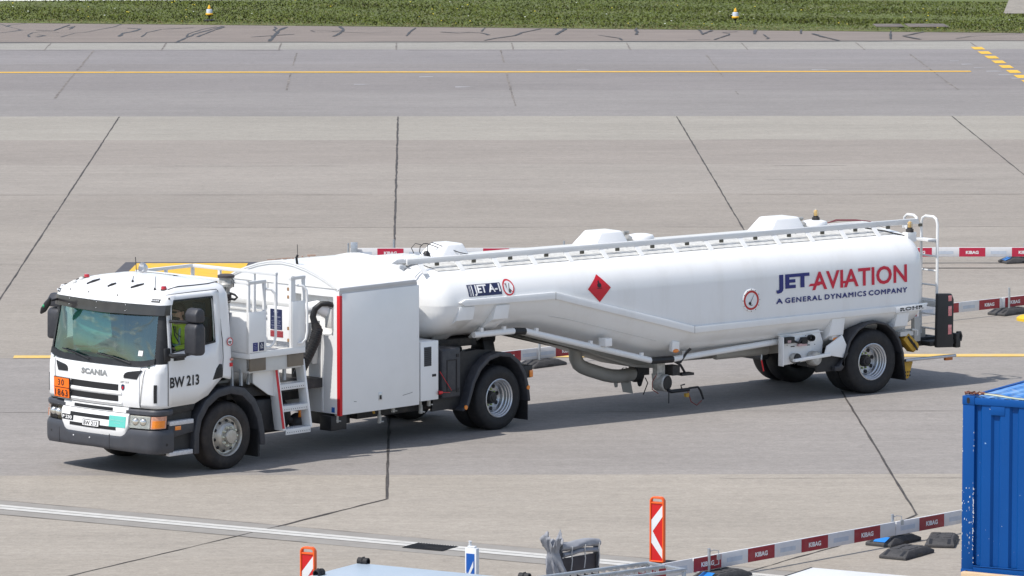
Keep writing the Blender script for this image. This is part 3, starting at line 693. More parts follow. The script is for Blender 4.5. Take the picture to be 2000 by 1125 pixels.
for sg in (1, -1):
    a = (.74, 1.10) if sg > 0 else (-1.10, -.74)
    patch(a[0], a[1], .745, .925, .012, .05, 8, 2).build('headlight', LAMPG, T0)
    hl = [o for o in T0.children if o.name.startswith('headlight')][-1]
    k = MB()
    for q in (.84, .98): k.sphere(along(sg*q, .84, .0), .062, .062, .062, 14, 9)
    k.build('reflector_bowl', mat('lamp_bowl', (.82, .80, .74), .1, metal=.9, var=.1), hl)
    patch(a[0]-.004*1, a[1]+.004, .742, .928, .020, .006, 8, 2).build('lens', GLENS, hl)
    a2 = (1.115, 1.36) if sg > 0 else (-1.36, -1.115)
    o = patch(a2[0], a2[1], .745, .925, .014, .04, 8, 2).build('indicator', mat('clear_orange_lens', (.62, .30, .20), .2, var=.3, vscale=30, coat=1), T0)
    patch(a2[0]+.02, a2[1]-.03, .755, .865, .017, .01, 6, 1).build('amber_insert', AMBER, o)
    patch(*((.66, 1.46) if sg > 0 else (-1.46, -.66)), .93, 1.02, .03, .06, 20, 4, round_=.02).build('headlight_brow', BUMP, T0)
    # wing vents either side of the hood panel
    p0 = (1.15, 1.20) if sg > 0 else (-1.20, -1.15)
    patch(p0[0], p0[1], 1.13, 1.40, .006, .02, 3, 6, round_=.0).build('corner_vent', BLACK, T0)
    vp = [(.61, 1.475), (.608, 1.512), (.63, 1.547), (.68, 1.570), (.80, 1.588), (.935, 1.607), (.895, 1.54), (.855, 1.468), (.73, 1.472)]
    b = MB(); b.add([along(sg*a_, z_, .022) for a_, z_ in vp] + [along(sg*a_, z_, .006) for a_, z_ in vp], [tuple(range(9))] + [(i, (i+1) % 9, 9+(i+1) % 9, 9+i) for i in range(9)])
    b.build('upper_vent', BLACK, T0, smooth=False)
lg = patch(-.72, .72, .60, .945, .045, .10, 40, 6, zf=lambda s, v: lerp(.60 + .30*max(0, (abs(s)-.60)/.12)**2*.5, .945, v), round_=.02).build('lower_grille_panel', CABWHITE, T0, angle=50)
patch(-.70, .70, .955, 1.035, .028, .05, 30, 2).build('grille_bar_panel', CABWHITE, T0)
for (s0, s1, z0, z1, o_) in ((-.50, .50, .83, .885, .047), (-.50, .50, .685, .735, .047)): patch(s0, s1, z0, z1, o_, .02, 24, 1).build('grille_slot', BLACK, lg)
patch(-.44, .40, .965, 1.015, .030, .02, 24, 1).build('grille_slot', BLACK, T0)
hood = patch(-.90, .90, 1.045, 1.64, .014, .03, 40, 8, zf=lambda s, v: lerp(1.045, 1.642 , v)).build('hood_panel', CABWHITE, T0, angle=50)
for (s0, s1, z0, z1) in ((-.52, .51, 1.275, 1.37), (-.52, .51, 1.115, 1.205)): patch(s0, s1, z0, z1, .0165, .02, 24, 1).build('grille_slot', BLACK, hood)
for (z0, z1) in ((1.21, 1.268), (1.055, 1.108)): patch(-.60, .58, z0, z1, .030, .03, 24, 3, round_=.012).build('grille_bar', CABWHITE, hood)
b = MB()
for sg in (1, -1): b.tube([along(sg*lerp(.905, .985, (z-1.05)/.58), z, .013) for z in (1.05, 1.2, 1.35, 1.5, 1.63)], .004, 5)
b.build('hood_seams', BLACK, hood)
front_text('maker_lettering', 'SCANIA', CHROME, -.28, .29, 1.474, 1.564, .020, hood, bold=.055, spacing=1.08)
front_text('fleet_lettering', 'AFT 213', BLACK, .55, .71, 1.40, 1.428, .0205, hood, bold=.01)
b = MB(); sh = [(-.03, .04), (-.033, -.005), (-.02, -.03), (0, -.045), (.02, -.03), (.033, -.005), (.03, .04), (0, .05)]
b.add([along(.60+u, 1.33+v, .019) for u, v in sh], [tuple(range(8))]); o = b.build('badge', NAVYPANEL, hood, smooth=False)
b = MB(); b.add([along(.60+u*.45, 1.325+v*.5, .021) for u, v in sh], [tuple(range(8))]); b.build('badge_centre', RED, o, smooth=False)
# hazard plate, number plate, type badge, sticker
hp = patch(-.92, -.515, 1.065, 1.375, .055, .02, 6, 1).build('hazard_plate', BLACK, T0)
patch(-.91, -.525, 1.228, 1.365, .0575, .01, 6, 1).build('upper_field', ORANGE, hp); patch(-.91, -.525, 1.075, 1.213, .0575, .01, 6, 1).build('lower_field', ORANGE, hp)
front_text('number_lettering', '30', BLACK, -.80, -.645, 1.25, 1.345, .0605, hp, bold=.012, spacing=1.25); front_text('number_lettering', '1863', BLACK, -.878, -.553, 1.095, 1.193, .0605, hp, bold=.012, spacing=1.2)
npl = patch(-.19, .17, .705, .80, .062, .02, 6, 1).build('number_plate', BLACK, T0); patch(-.182, .162, .712, .793, .0635, .01, 6, 1).build('plate_field', PRINTW, npl)
front_text('plate_lettering', 'BW 213', BLACK, -.155, .135, .722, .783, .066, npl, bold=.012)
tb = patch(-.70, -.42, .755, .835, .05, .02, 6, 1).build('type_badge', BLACK, T0); front_text('type_lettering', 'P 230', PRINTW, -.68, -.45, .770, .82, .0535, tb, bold=.03)
st = patch(.36, .68, .735, .90, .0505, .008, 6, 1).build('teal_sticker', TEAL, T0)
front_text('sticker_lettering', 'DRIVE CAREFULLY', mat('pale_teal_print', (.42, .70, .66), .5, var=.05), .39, .65, .825, .845, .053, st); front_text('sticker_lettering', 'ON APRON', MATS['pale_teal_print'], .46, .58, .787, .803, .053, st)
ws = MB(); P = lambda u, v: (lambda c: (c[0]+.004, c[1], c[2]))(along(lerp(.80, .90, u), lerp(1.80, 1.90, v), .0))
ws.add([P(0, 0), P(1, 0), P(1, 1), P(0, 1)], [(0, 1, 2, 3)]); o = ws.build('windscreen_sticker', RED, T0, smooth=False)
ws = MB(); P2 = lambda u, v: (lambda c: (c[0]-.001, c[1], c[2]))(along(lerp(.81, .89, u), lerp(1.812, 1.888, v), .004)); ws.add([P2(0, 0), P2(1, 0), P2(1, 1), P2(0, 1)], [(0, 1, 2, 3)]); ws.build('sticker_field', PRINTW, o, smooth=False)
# doors with window, handle, lettering
def door(sg):
    cols = [-1.205, -1.13, -.68, -.40, -.235, -.10]; b = MB()
    def wy(z): return sg*(interp(WW, z)+.007)
    zb = [1.075, 1.07, 1.06, 1.16, 1.30, 1.40]; zs = [1.855, 1.862, 1.905, 1.93, 1.948, 1.96]
    rows = lambda k: [zb[k], lerp(zb[k], 1.55, .5), 1.55, 1.70, zs[k], 2.10, 2.43, 2.625, 2.675, 2.715]
    for k in range(len(cols)-1):
        for j in range(9):
            if 4 <= j < 7 and 1 <= k < 4: continue
            q = [(cols[k], wy(rows(k)[j]), rows(k)[j]), (cols[k+1], wy(rows(k+1)[j]), rows(k+1)[j]), (cols[k+1], wy(rows(k+1)[j+1]), rows(k+1)[j+1]), (cols[k], wy(rows(k)[j+1]), rows(k)[j+1])]
            b.add(q, [(0, 1, 2, 3)])
    o = b.build('door', CABWHITE, T0, angle=50); m = o.modifiers.new('panel_thickness', 'SOLIDIFY'); m.thickness = .012; m.offset = -1 if sg < 0 else 1; m.offset = -1
    w = MB(); w.add([(x, sg*(interp(WW, z)-.012), z) for x, z in ((-1.13, 1.862), (-.235, 1.948), (-.235, 2.25), (-.235, 2.625), (-1.13, 2.625), (-1.13, 2.25))], [(0, 1, 2, 5), (5, 2, 3, 4)])
    w.build('side_window', GSIDE, o, angle=80)
    # rubber seal with rounded corners
    def rr(x0, x1, z0a, z0b, z1, r_):
        P_ = []
        for cx, cz, a0 in ((x1-r_, z1-r_, 0), (x0+r_, z1-r_, 90), (x0+r_, z0a+r_, 180), (x1-r_, z0b+r_, 270)):
            for i in range(5): P_.append((cx+r_*math.cos(R(a0+22.5*i)), cz+r_*math.sin(R(a0+22.5*i))))
        return P_
    ou = rr(-1.142, -.225, 1.852, 1.938, 2.636, .012); inn = rr(-1.122, -.245, 1.876, 1.962, 2.614, .05)
    s_ = MB(); n = len(ou)
    vs = [(x, sg*(interp(WW, z)+.010), z) for x, z in ou+inn]; s_.add(vs, [(i, (i+1) % n, n+(i+1) % n, n+i) for i in range(n)]); s_.build('window_seal', BLACK, o, smooth=False)
    e = MB(); e.tube([(x, sg*(interp(WW, z)+.003), z) for x, z in ((-1.212, 1.07), (-1.212, 1.5), (-1.213, 1.86), (-1.212, 2.43), (-1.20, 2.66), (-1.15, 2.717), (-.60, 2.722), (-.11, 2.722), (-.092, 2.70), (-.092, 2.1), (-.075, 1.95), (-.072, 1.7), (-.092, 1.41))], .0055, 5); e.build('door_seam', BLACK, o)
    h = MB(); h.box(-1.10, -.88, sg*1.213, sg*1.225, 1.735, 1.79); h.build('handle', BLACKP, o, bevel=.01)
    h = MB(); h.tube([(-1.06, sg*1.225, 1.765), (-1.02, sg*1.25, 1.775), (-.90, sg*1.25, 1.79), (-.87, sg*1.225, 1.785)], .018, 8); h.build('handle_grip', BLACKP, o)
    pk = MB(); pk.prism([(-.30, 1.38), (-.10, 1.40), (-.10, 1.60), (-.16, 1.61), (-.22, 1.55)], 'y', sg*1.207, sg*1.222); pk.build('grab_pocket', BLACKP, o, bevel=.006)
    pk = MB(); pk.prism([(-.21, 1.43), (-.13, 1.44), (-.13, 1.55), (-.17, 1.55)], 'y', sg*1.215, sg*1.2245); pk.build('pocket_recess', BLACK, o, smooth=False)
    if sg < 0:
        lettering('door_lettering', 'BW', BLACK, o, side_rect(-1.185, -.885, 1.335, 1.495, -1.224), bold=.028)
        lettering('door_lettering', '213', BLACK, o, side_rect(-.84, -.585, 1.338, 1.498, -1.224), bold=.028)
    return o
D1 = door(-1); door(1)
b = MB(); nsx, nsz = .068, 1.925
b.lathe([(.062, 0), (.062, .004), (.050, .004), (.050, 0)], (nsx, -1.210, nsz), (0, -1, 0), 24); o = b.build('no_smoking_sign', RED, T0)
b = MB(); b.disc((nsx, -1.211, nsz), (0, -1, 0), .051, 24); b.build('sign_field', PRINTW, o, smooth=False)
b = MB(); b.box(nsx-.035, nsx+.03, -1.2145, -1.213, nsz-.012, nsz+.004); b.box(nsx-.004, nsx+.01, -1.2145, -1.213, nsz-.035, nsz-.012); b.build('sign_symbol', BLACK, o, smooth=False)
b = MB(); b.box(.06, .12, -1.22, -1.205, 1.548, 1.605); b.build('red_reflector', RED, T0, bevel=.004)
b = MB(); b.sphere((.10, -1.21, 1.655), .035, .02, .022); b.build('repeater_lamp', mat('pink_lens', (.62, .27, .20), .3, var=.2), T0)
# mirrors
def mirror(sg):
    yo = 1.50*sg
    b = MB(); b.prism([(-1.03, 1.84), (-.88, 1.83), (-.83, 1.87), (-.83, 2.24), (-.88, 2.31), (-1.0, 2.31), (-1.045, 2.25), (-1.05, 1.88)], 'y', yo-.125, yo+.125)
    o = b.build('mirror', GREYP, T0, bevel=.035, seg=3, angle=60)
    b = MB(); b.prism([(-1.02, 2.325), (-.86, 2.325), (-.83, 2.36), (-.845, 2.49), (-.90, 2.535), (-.98, 2.525), (-1.035, 2.45)], 'y', yo-.12, yo+.12); b.build('wide_angle_mirror', GREYP, o, bevel=.035, seg=3, angle=60)
    b = MB(); b.box(-.84, -.825, yo-.10, yo+.10, 1.88, 2.24); b.build('mirror_glass', mat('mirror_glass', (.7, .72, .74), .05, metal=1.0), o, smooth=False)
    b = MB(); b.tube([(-1.17, sg*1.20, 2.33), (-1.12, sg*1.26, 2.335), (-1.0, sg*1.40, 2.32), (-.95, yo-.06*sg, 2.31)], [.022, .024, .026, .022], 8); b.build('mirror_arm', BLACKP, o)
    b = MB(); b.tube([(-1.20, sg*1.20, 1.84), (-1.18, sg*1.27, 1.82), (-1.05, sg*1.40, 1.835), (-.95, yo-.06*sg, 1.85)], [.04, .035, .024, .02], 8); b.build('mirror_arm', BLACKP, o)
mirror(-1); mirror(1)
b = MB(); b.box(-1.29, -1.17, -1.235, -1.16, 1.74, 1.94); b.build('mirror_bracket', BLACKP, T0, bevel=.02)
b = MB(); b.tube([along(-1.10, 2.50, .05), (-1.60, 1.0, 2.50)], .018, 8); o = b.build('front_mirror_arm', BLACKP, T0)
b = MB(); b.tube([(-1.60, .93, 2.55), (-1.60, .99, 2.47), (-1.60, 1.08, 2.37), (-1.60, 1.14, 2.31)], [.02, .05, .05, .018], 10); b.build('front_mirror', BLACKP, o, angle=70)
b = MB(); b.sphere((-1.645, 1.03, 2.43), .02, .02, .024); b.build('green_sticker', mat('green_dot', (.02, .35, .15), .5, var=.05), o)
# cab interior, dashboard, wheel, seats
b = MB(); b.box(-1.42, .10, -1.14, 1.14, 1.30, 1.34); b.box(.07, .10, -1.10, 1.10, 1.34, 2.74); b.build('cab_floor', CABINT, T0, smooth=False)
b = MB(); b.prism([(-1.44, 1.66), (-1.40, 1.72), (-1.12, 1.76), (-.98, 1.72), (-.96, 1.50), (-1.05, 1.34), (-1.42, 1.34)], 'y', -1.06, 1.06); b.build('dashboard', mat('dash_grey', (.16, .20, .185), .75, var=.2, vscale=5), T0, bevel=.02)
b = MB(); ring_ = [(-.80+.08*math.sin(t), -.58+.22*math.cos(t), 1.84+.20*math.sin(t)) for t in [2*math.pi*i/24 for i in range(25)]]; b.tube(ring_, .014, 6, cap=False); b.tube([(-1.0, -.58, 1.70), (-.80, -.58, 1.84)], .03, 8); b.build('steering_wheel', BLACK, T0)
for y in (-.60, .60):
    b = MB(); b.box(-.58, -.08, y-.24, y+.24, 1.52, 1.65); b.prism([(-.14, 1.62), (-.02, 1.62), (.05, 2.26), (-.04, 2.28)], 'y', y-.24, y+.24); b.box(-.01, .05, y-.13, y+.13, 2.28, 2.48); b.build('seat', SEATB, T0, bevel=.035, seg=3)
b = MB(); b.box(-1.38, -1.08, .28, .60, 1.765, 1.81); b.build('green_folder', GREENB, T0, bevel=.006)
b = MB(); b.box(-1.30, -1.12, .10, .22, 1.765, 1.80); b.build('paper_bundle', mat('paper', (.45, .58, .60), .8, var=.2), T0, bevel=.01)
b = MB(); b.tube([(-1.22, -.10, 1.75), (-1.24, -.12, 1.95), (-1.25, -.12, 2.06)], .008, 6); b.box(-1.27, -1.23, -.16, -.06, 2.05, 2.09); b.build('dash_microphone', BLACK, T0)
b = MB(); b.prism([(.86, 2.42), (.05, 2.43), (-.02, 2.02), (.40, 1.84), (.84, 1.82)], 'x', -1.22, -1.212); b.build('sun_blind', mat('translucent_blind', (.40, .56, .50), .7, var=.1), T0)
# wheel arches, steps
def arch(pts_o, pts_i, y0, y1, name, m, bevel=.012):
    b = MB(); b.ring(pts_o, pts_i, 'y', y0, y1, closed=False); return b.build(name, m, T0, bevel=bevel, angle=50)
AO = [(-.69, .30), (-.685, .62), (-.62, .86), (-.46, 1.08), (-.20, 1.225), (.10, 1.255), (.36, 1.20), (.58, 1.02), (.72, .76), (.78, .50), (.80, .30)]
AI = [(-.59, .30), (-.585, .60), (-.535, .79), (-.39, .98), (-.18, 1.105), (.08, 1.135), (.31, 1.085), (.50, .93), (.62, .71), (.675, .48), (.69, .30)]
for sg in (-1, 1):
    y0, y1 = (-1.225, -.88) if sg < 0 else (.88, 1.225)
    arch(AO, AI, y0, y1, 'front_mudguard', GREYP)
    b = MB(); b.box(.66, .70, y0+.03, y1, .12, .62); b.build('mud_flap', RUBBER, T0)
    b = MB(); ya, yb = (-1.19, -.80) if sg < 0 else (.80, 1.19)
    b.prism([(-1.22, .32), (-.66, .32), (-.66, 1.08), (-1.22, 1.05)], 'y', ya+.06 if sg < 0 else ya, yb if sg < 0 else yb-.06); b.build('step_well', BLACKP, T0)
    b = MB(); b.prism([(-1.20, .58), (-.66, .64), (-.66, .80), (-1.20, .79)], 'y', ya-.01 if sg < 0 else yb+.01, ya+.10 if sg < 0 else yb-.10); b.build('step_riser', GREYP, T0, bevel=.015)
    b = MB(); b.prism([(-1.20, .92), (-.66, .95), (-.60, 1.06), (-1.22, 1.05)], 'y', ya+.02 if sg < 0 else yb-.02, ya+.10 if sg < 0 else yb-.10); b.build('sill_panel', BLACKP, T0, bevel=.02)
    for x0, x1, z in ((-1.18, -.69, .80), (-1.19, -.71, .345)):
        b = MB(); b.box(x0, x1, ya-.02 if sg < 0 else yb-.2, ya+.20 if sg < 0 else yb+.02, z-.03, z+.035); b.build('step_tread', TREAD, T0, bevel=.006)
    b = MB(); b.box(-1.07, -.95, (ya-.018) if sg < 0 else yb+.01, (ya-.01) if sg < 0 else yb+.018, .695, .755); b.build('side_marker', AMBER, T0, bevel=.003)
b = MB(); b.prism([(.82, .45), (1.30, .45), (1.30, .95), (.82, .95)], 'y', -1.0, -.55); b.build('air_tank_box', BLACKP, T0, bevel=.04)
# chassis
b = MB()
for y in (-.39, .39): b.box(-1.35, 7.0, y-.035, y+.035, .78, 1.04)
for x in (-1.2, .7, 2.2, 3.6, 4.9, 6.9): b.box(x, x+.1, -.36, .36, .80, 1.02)
b.tube([(0, -1.0, .50), (0, -.6, .46), (0, .6, .46), (0, 1.0, .50)], .07, 10); b.tube([(5.985, -1.0, .50), (5.985, 1.0, .50)], .11, 12); b.sphere((5.985, 0, .50), .26, .22, .24)
b.tube([(.9, 0, .70), (5.8, 0, .56)], .05, 8); b.box(-.9, .6, -.34, .34, .45, 1.2); b.build('chassis', STEELD, T0, angle=40)
b = MB(); b.lathe([(.0005, 0), (.24, 0), (.26, .03), (.26, .67), (.24, .70), (.0005, .70)], (1.0, -.62, .62), (1, 0, 0), 24); b.build('air_cylinder', STEELD, T0)
b = MB(); b.sphere((1.86, -.86, .50), .17, .15, .15); b.tube([(1.2, -.62, .72), (1.5, -.8, .60), (1.8, -.86, .52)], .05, 8); b.build('exhaust_silencer', STEELD, T0)
b = MB(); b.box(1.72, 1.76, -1.03, -.99, .60, .72); b.build('hose_end_lamp', AMBER, T0, bevel=.01)
for sg in (-1, 1):
    wheel(T0, .015, sg*1.20, 1.03/2, .31, sg, 'front', RUBBERB, RIMG)
    wheel(T0, 5.985, sg*1.215, 1.03/2, .275, sg, 'dish', RUBBER, RIM)
    wheel(T0, 5.985, sg*.885, 1.03/2, .275, sg, 'dish', RUBBER, RIM)
# rear mudguards with flap and lamps
RO = [(5.10, .42), (5.18, .46), (5.24, .62), (5.32, .84), (5.47, 1.05), (5.70, 1.20), (5.95, 1.25), (6.20, 1.21), (6.42, 1.06), (6.56, .85), (6.63, .62), (6.66, .40)]
RI = [(5.10, .38), (5.22, .42), (5.30, .60), (5.38, .80), (5.52, .99), (5.72, 1.13), (5.95, 1.175), (6.18, 1.14), (6.37, 1.01), (6.50, .82), (6.565, .61), (6.60, .40)]
for sg in (-1, 1):
    y0, y1 = (-1.27, -.58) if sg < 0 else (.58, 1.27)
    arch(RO, RI, y0, y1, 'rear_mudguard', GREYP)
    b = MB(); b.box(6.60, 6.615, y0+.02, y1-.02, .10, .60); b.build('mud_flap', RUBBER, T0)
    b = MB(); b.prism([(5.10, .42), (5.2, .46), (5.33, .86), (5.5, 1.07), (5.75, 1.22), (5.95, 1.26), (5.6, 1.30), (4.7, 1.28), (4.55, .42)], 'y', (y0+.16) if sg < 0 else y1-.2, (y0+.20) if sg < 0 else y1-.16); b.build('inner_panel', BLACKP, T0)
    for x, z in ((5.16, .44), (6.60, .62)):
        b = MB(); b.disc((x, sg*1.278, z), (0, sg, 0), .035, 16); b.lathe([(.036, 0), (.036, -.015)], (x, sg*1.278, z), (0, sg, 0), 16); b.build('side_reflector', AMBER, T0)
b = MB(); b.box(6.52, 6.78, -1.20, -.85, .76, .96); o = b.build('tail_lamp_housing', BLACKP, T0, bevel=.015)
b = MB(); b.box(6.70, 6.775, -1.215, -1.195, .77, .88); b.build('lamp_lens', AMBER, o, bevel=.004)
b = MB(); b.tube([(5.42, -1.10, .80), (5.44, -1.12, .93), (5.52, -1.13, 1.02), (5.60, -1.13, 1.05)], .022, 8); b.build('hose_coupling', FITTING, T0)

# ------------------------------------------------------------------ equipment box behind the cab
BX0, BX1, BY = 2.36, 4.08, 1.25
def arcz(y, x=2.36): return 2.53 + (.355-.018*(x-2.36))*(1-abs(y/BY)**1.8)
ysec = [-1.25, -1.21, -1.12, -.98, -.78, -.52, -.26, 0, .26, .52, .78, .98, 1.12, 1.21, 1.25]
b = MB()
# front wall with the recess for the hose arm at its near upper corner
def wall(x, hole=None):
    ys_ = sorted(set(ysec + ([hole[0], hole[1]] if hole else []))); 
    for a, c in zip(ys_, ys_[1:]):
        if hole and a >= hole[0]-1e-6 and c <= hole[1]+1e-6:
            b.add([(x, a, .60), (x, c, .60), (x, c, hole[2]), (x, a, hole[2])], [(0, 1, 2, 3)]); b.add([(x, a, hole[3]), (x, c, hole[3]), (x, c, arcz(c)-.012), (x, a, arcz(a)-.012)], [(0, 1, 2, 3)])
        else: b.add([(x, a, .60), (x, c, .60), (x, c, arcz(c)-.012), (x, a, arcz(a)-.012)], [(0, 1, 2, 3)])
wall(BX0, (-1.12, -.26, 1.80, 2.40)); wall(BX1)
b.add([(BX0, -1.12, 1.80), (BX0+.22, -1.12, 1.80), (BX0+.22, -1.12, 2.40), (BX0, -1.12, 2.40)], [(0, 1, 2, 3)]); b.add([(BX0, -.26, 1.80), (BX0+.22, -.26, 1.80), (BX0+.22, -.26, 2.40), (BX0, -.26, 2.40)], [(0, 1, 2, 3)])
b.add([(BX0, -1.12, 1.80), (BX0+.22, -1.12, 1.80), (BX0+.22, -.26, 1.80), (BX0, -.26, 1.80)], [(0, 1, 2, 3)]); b.add([(BX0, -1.12, 2.40), (BX0+.22, -1.12, 2.40), (BX0+.22, -.26, 2.40), (BX0, -.26, 2.40)], [(0, 1, 2, 3)])
b.add([(BX0+.22, -1.12, 1.80), (BX0+.22, -.26, 1.80), (BX0+.22, -.26, 2.40), (BX0+.22, -1.12, 2.40)], [(0, 1, 2, 3)])
for s in (-1, 1): b.add([(BX0, s*1.235, .60), (BX1, s*1.235, .60), (BX1, s*1.235, 2.50), (BX0, s*1.235, 2.50)], [(0, 1, 2, 3)])
b.add([(BX0, -1.235, .60), (BX1, -1.235, .60), (BX1, 1.235, .60), (BX0, 1.235, .60)], [(0, 1, 2, 3)])
b.build('equipment_box', WHITE, T0, smooth=False, weld=False)
b = MB(); t_ = .035
o_ = [(y, arcz(y)) for y in ysec]; i_ = [(y*.99, arcz(y)-.02) for y in ysec]
b.ring(o_, i_, 'x', BX0-.008, BX1-.02, closed=False); b.v = [(x, y, z-.02*(x-BX0)*(1-abs(y/BY)**2)) for x, y, z in b.v]; rf = b.build('box_roof', WHITE, T0, angle=22)
b = MB(); b.box(BX0, BX1-.03, -1.262, -1.22, 2.495, 2.545); b.box(BX0+.01, BX1-.02, -1.247, -1.20, 2.445, 2.495); b.build('roof_edge_rail', mat('rail_grey', (.58, .58, .58), .5, var=.04), T0, bevel=.004)
b = MB(); b.box(BX0+.055, BX1+.035, -1.262, -1.236, .585, 2.455); sp = b.build('side_panel', WHITE, T0, bevel=.006)
b = MB(); b.box(3.20, 3.28, -1.272, -1.258, .74, .86); sp2 = b.build('latch', ALU, sp, bevel=.006)
b = MB(); b.box(3.215, 3.265, -1.274, -1.265, .755, .82); b.build('latch_pull', BLACK, sp2, bevel=.004)
b = MB(); b.tube([(2.66, -1.264, .775), (2.72, -1.264, .765)], .003, 5); b.tube([(3.74, -1.264, .765), (3.96, -1.264, .795)], .003, 5); b.build('scratches', STEELD, sp)
b = MB(); b.box(BX0-.004, BX0+.05, -1.266, -1.20, .575, 2.425); b.build('red_edge_strip', RED, T0, bevel=.004)
b = MB(); b.box(BX0-.012, BX0-.001, -1.15, -1.09, .62, .70); b.build('blue_label', BLUES, T0, smooth=False)
b = MB(); b.tube([(BX0-.004, -1.2, 2.53), (BX0-.004, 1.2, 2.53)], .008, 5); b.tube([(BX0-.006, y, arcz(y)-.05) for y in ysec[1:-1]], .005, 5)
for y in (-.5, .3): b.box(BX0-.012, BX0, y-.012, y+.012, 2.43, 2.52)
b.build('front_trim', GREYW, T0)
b = MB(); b.box(BX0-.05, BX0, -.26, 1.22, 2.16, 2.24); b.box(BX0-.03, BX0, -.26, 1.22, 2.05, 2.085); b.box(BX0-.03, BX0, -.26, 1.22, 1.97, 2.0); b.build('front_rails', GREYW, T0, bevel=.006)
b = MB(); b.box(BX0-.012, BX0, .95, 1.0, .62, 2.0); b.box(BX0-.012, BX0, -.9, -.86, .62, 1.8); b.build('wall_stiffeners', WHITE, T0)
b = MB(); zc = arcz(-.35)
b.tube([(BX0+.02, -.33, zc-.02), (BX0-.0, -.33, zc+.10), (BX0+.02, -.34, zc+.14)], .02, 6); b.tube([(BX0+.02, -.34, zc+.10), (BX0+.03, -.32, zc+.30)], .005, 5); b.build('roof_antenna', BLACK, T0)
b = MB()
rn = random.Random(11)
for i in range(26):
    x, y = rn.uniform(2.5, 3.5), rn.uniform(.1, .95); z = arcz(y)+.003; b.tube([(x, y, z), (x+rn.uniform(-.15, .15), y+rn.uniform(-.1, .1), arcz(y)+.004)], rn.uniform(.004, .012), 4)
b.build('roof_rust_streaks', mat('rust_streak', (.30, .20, .15), .85, var=.3), rf)
# hose arm in the recess
b = MB(); pts = [(BX0+.15, -.95, 2.12), (BX0-.02, -.95, 2.20), (BX0-.12, -.88, 2.24), (BX0-.20, -.76, 2.22), (BX0-.24, -.66, 2.12), (BX0-.25, -.62, 2.0)]
b.tube(pts, [.13, .12, .10, .09, .085, .08], 14); b.build('pipe_elbow', WHITE, T0, angle=60)
b = MB(); b.lathe([(.105, 0), (.105, .05), (.09, .06), (.10, .12), (.10, .16), (.085, .17)], (BX0-.25, -.615, 1.80), (0, 0, 1), 18); b.build('pipe_flange', FITTING, T0)
b = MB(); b.tube([(BX0-.25, -.615, 1.82), (BX0-.26, -.60, 1.5), (BX0-.25, -.58, 1.15)], .085, 12); b.build('feed_hose', BLACK, T0)
b = MB(); b.prism([(-.80, 1.35), (-.58, 1.35), (-.60, 1.95), (-.86, 2.02)], 'x', BX0-.14, BX0-.02); b.build('hose_bracket', GREYW, T0, bevel=.01)
HP = [(BX0+.02, -1.10, 2.27), (BX0-.06, -1.07, 2.30), (BX0-.14, -1.00, 2.30), (BX0-.20, -.93, 2.22), (BX0-.22, -.90, 2.10), (BX0-.20, -.93, 1.98), (BX0-.19, -.97, 1.90), (BX0-.22, -.95, 1.75), (BX0-.30, -.90, 1.55), (BX0-.38, -.84, 1.36), (BX0-.45, -.80, 1.20)]
b = MB(); b.tube(HP[:6], [.04, .042, .045, .048, .05, .055], 10); b.tube(HP[5:], [.06, .085, .085, .085, .085, .085], 12); hz_ = b.build('delivery_hose', BLACK, T0, angle=60)
b = MB()
for i in range(5, 10):
    for q in range(5):
        p = [lerp(HP[i][k], HP[i+1][k], q/5) for k in range(3)]; dv = Vector(HP[i+1])-Vector(HP[i]); rr_ = .088 if i > 5 else .065+.02*q/5
        b.lathe([(rr_-.004, -.006), (rr_+.004, 0), (rr_-.004, .006)], p, dv, 12)
b.build('hose_ribs', STEELD, hz_)
b = MB(); b.box(BX0-.04, BX0, -1.12, -.98, 1.92, 2.22); b.build('clear_cover', GREYW, T0, bevel=.01)
# cabinet and battery box behind the equipment box
b = MB(); b.box(4.15, 4.545, -1.262, -.78, .63, 1.555); cb = b.build('side_cabinet', WHITE, T0, bevel=.008)
b = MB(); b.box(4.22, 4.38, -1.267, -1.255, 1.17, 1.47); o = b.build('louvre_panel', mat('louvre_dark', (.05, .055, .065), .5, var=.2), cb)
b = MB()
for i in range(9): b.box(4.225, 4.375, -1.274, -1.262, 1.185+.031*i, 1.195+.031*i)
b.build('louvre_slats', STEELD, o, smooth=False)
b = MB(); b.box(4.40, 4.49, -1.268, -1.258, .995, 1.035); b.build('cabinet_latch', BLACK, cb, bevel=.004)
b = MB(); b.box(4.665, 5.085, -1.235, -.80, .615, 1.40); bt = b.build('battery_box', GREYP, T0, bevel=.035, seg=3)
b = MB(); b.ring([(4.76, .72), (4.99, .72), (4.99, 1.22), (4.76, 1.22)], [(4.775, .735), (4.975, .735), (4.975, 1.205), (4.775, 1.205)], 'y', -1.243, -1.232); b.box(4.98, 5.03, -1.246, -1.23, .70, .75); b.box(4.98, 5.03, -1.246, -1.23, 1.25, 1.30); b.build('lid_moulding', BLACK, bt)
b = MB(); b.tube([(4.56, -1.28, 1.06), (4.70, -1.27, .90), (4.84, -1.26, .74)], .005, 5); b.tube([(4.80, -1.265, .71), (4.6, -1.27, .73), (4.56, -1.275, .73)], .005, 5); b.lathe([(.025, 0), (.03, .05), (.02, .10)], (4.52, -1.275, .73), (1, 0, 0), 10); b.build('red_pull_cord', RED, T0)
for x, z1, m_ in ((2.42, .46, FITTING), (3.36, .36, FITTING), (3.66, .50, FITTING), (4.28, .42, FITTING), (4.46, .52, FITTING)):
    b = MB(); b.tube([(x, -1.12, .63), (x, -1.13, z1+.12)], .020, 8); b.tube([(x, -1.13, z1+.13), (x, -1.13, z1)], .032, 8); b.tube([(x-.03, -1.14, z1+.03), (x+.05, -1.17, z1+.02)], .012, 6); b.build('drain_valve', m_, T0)
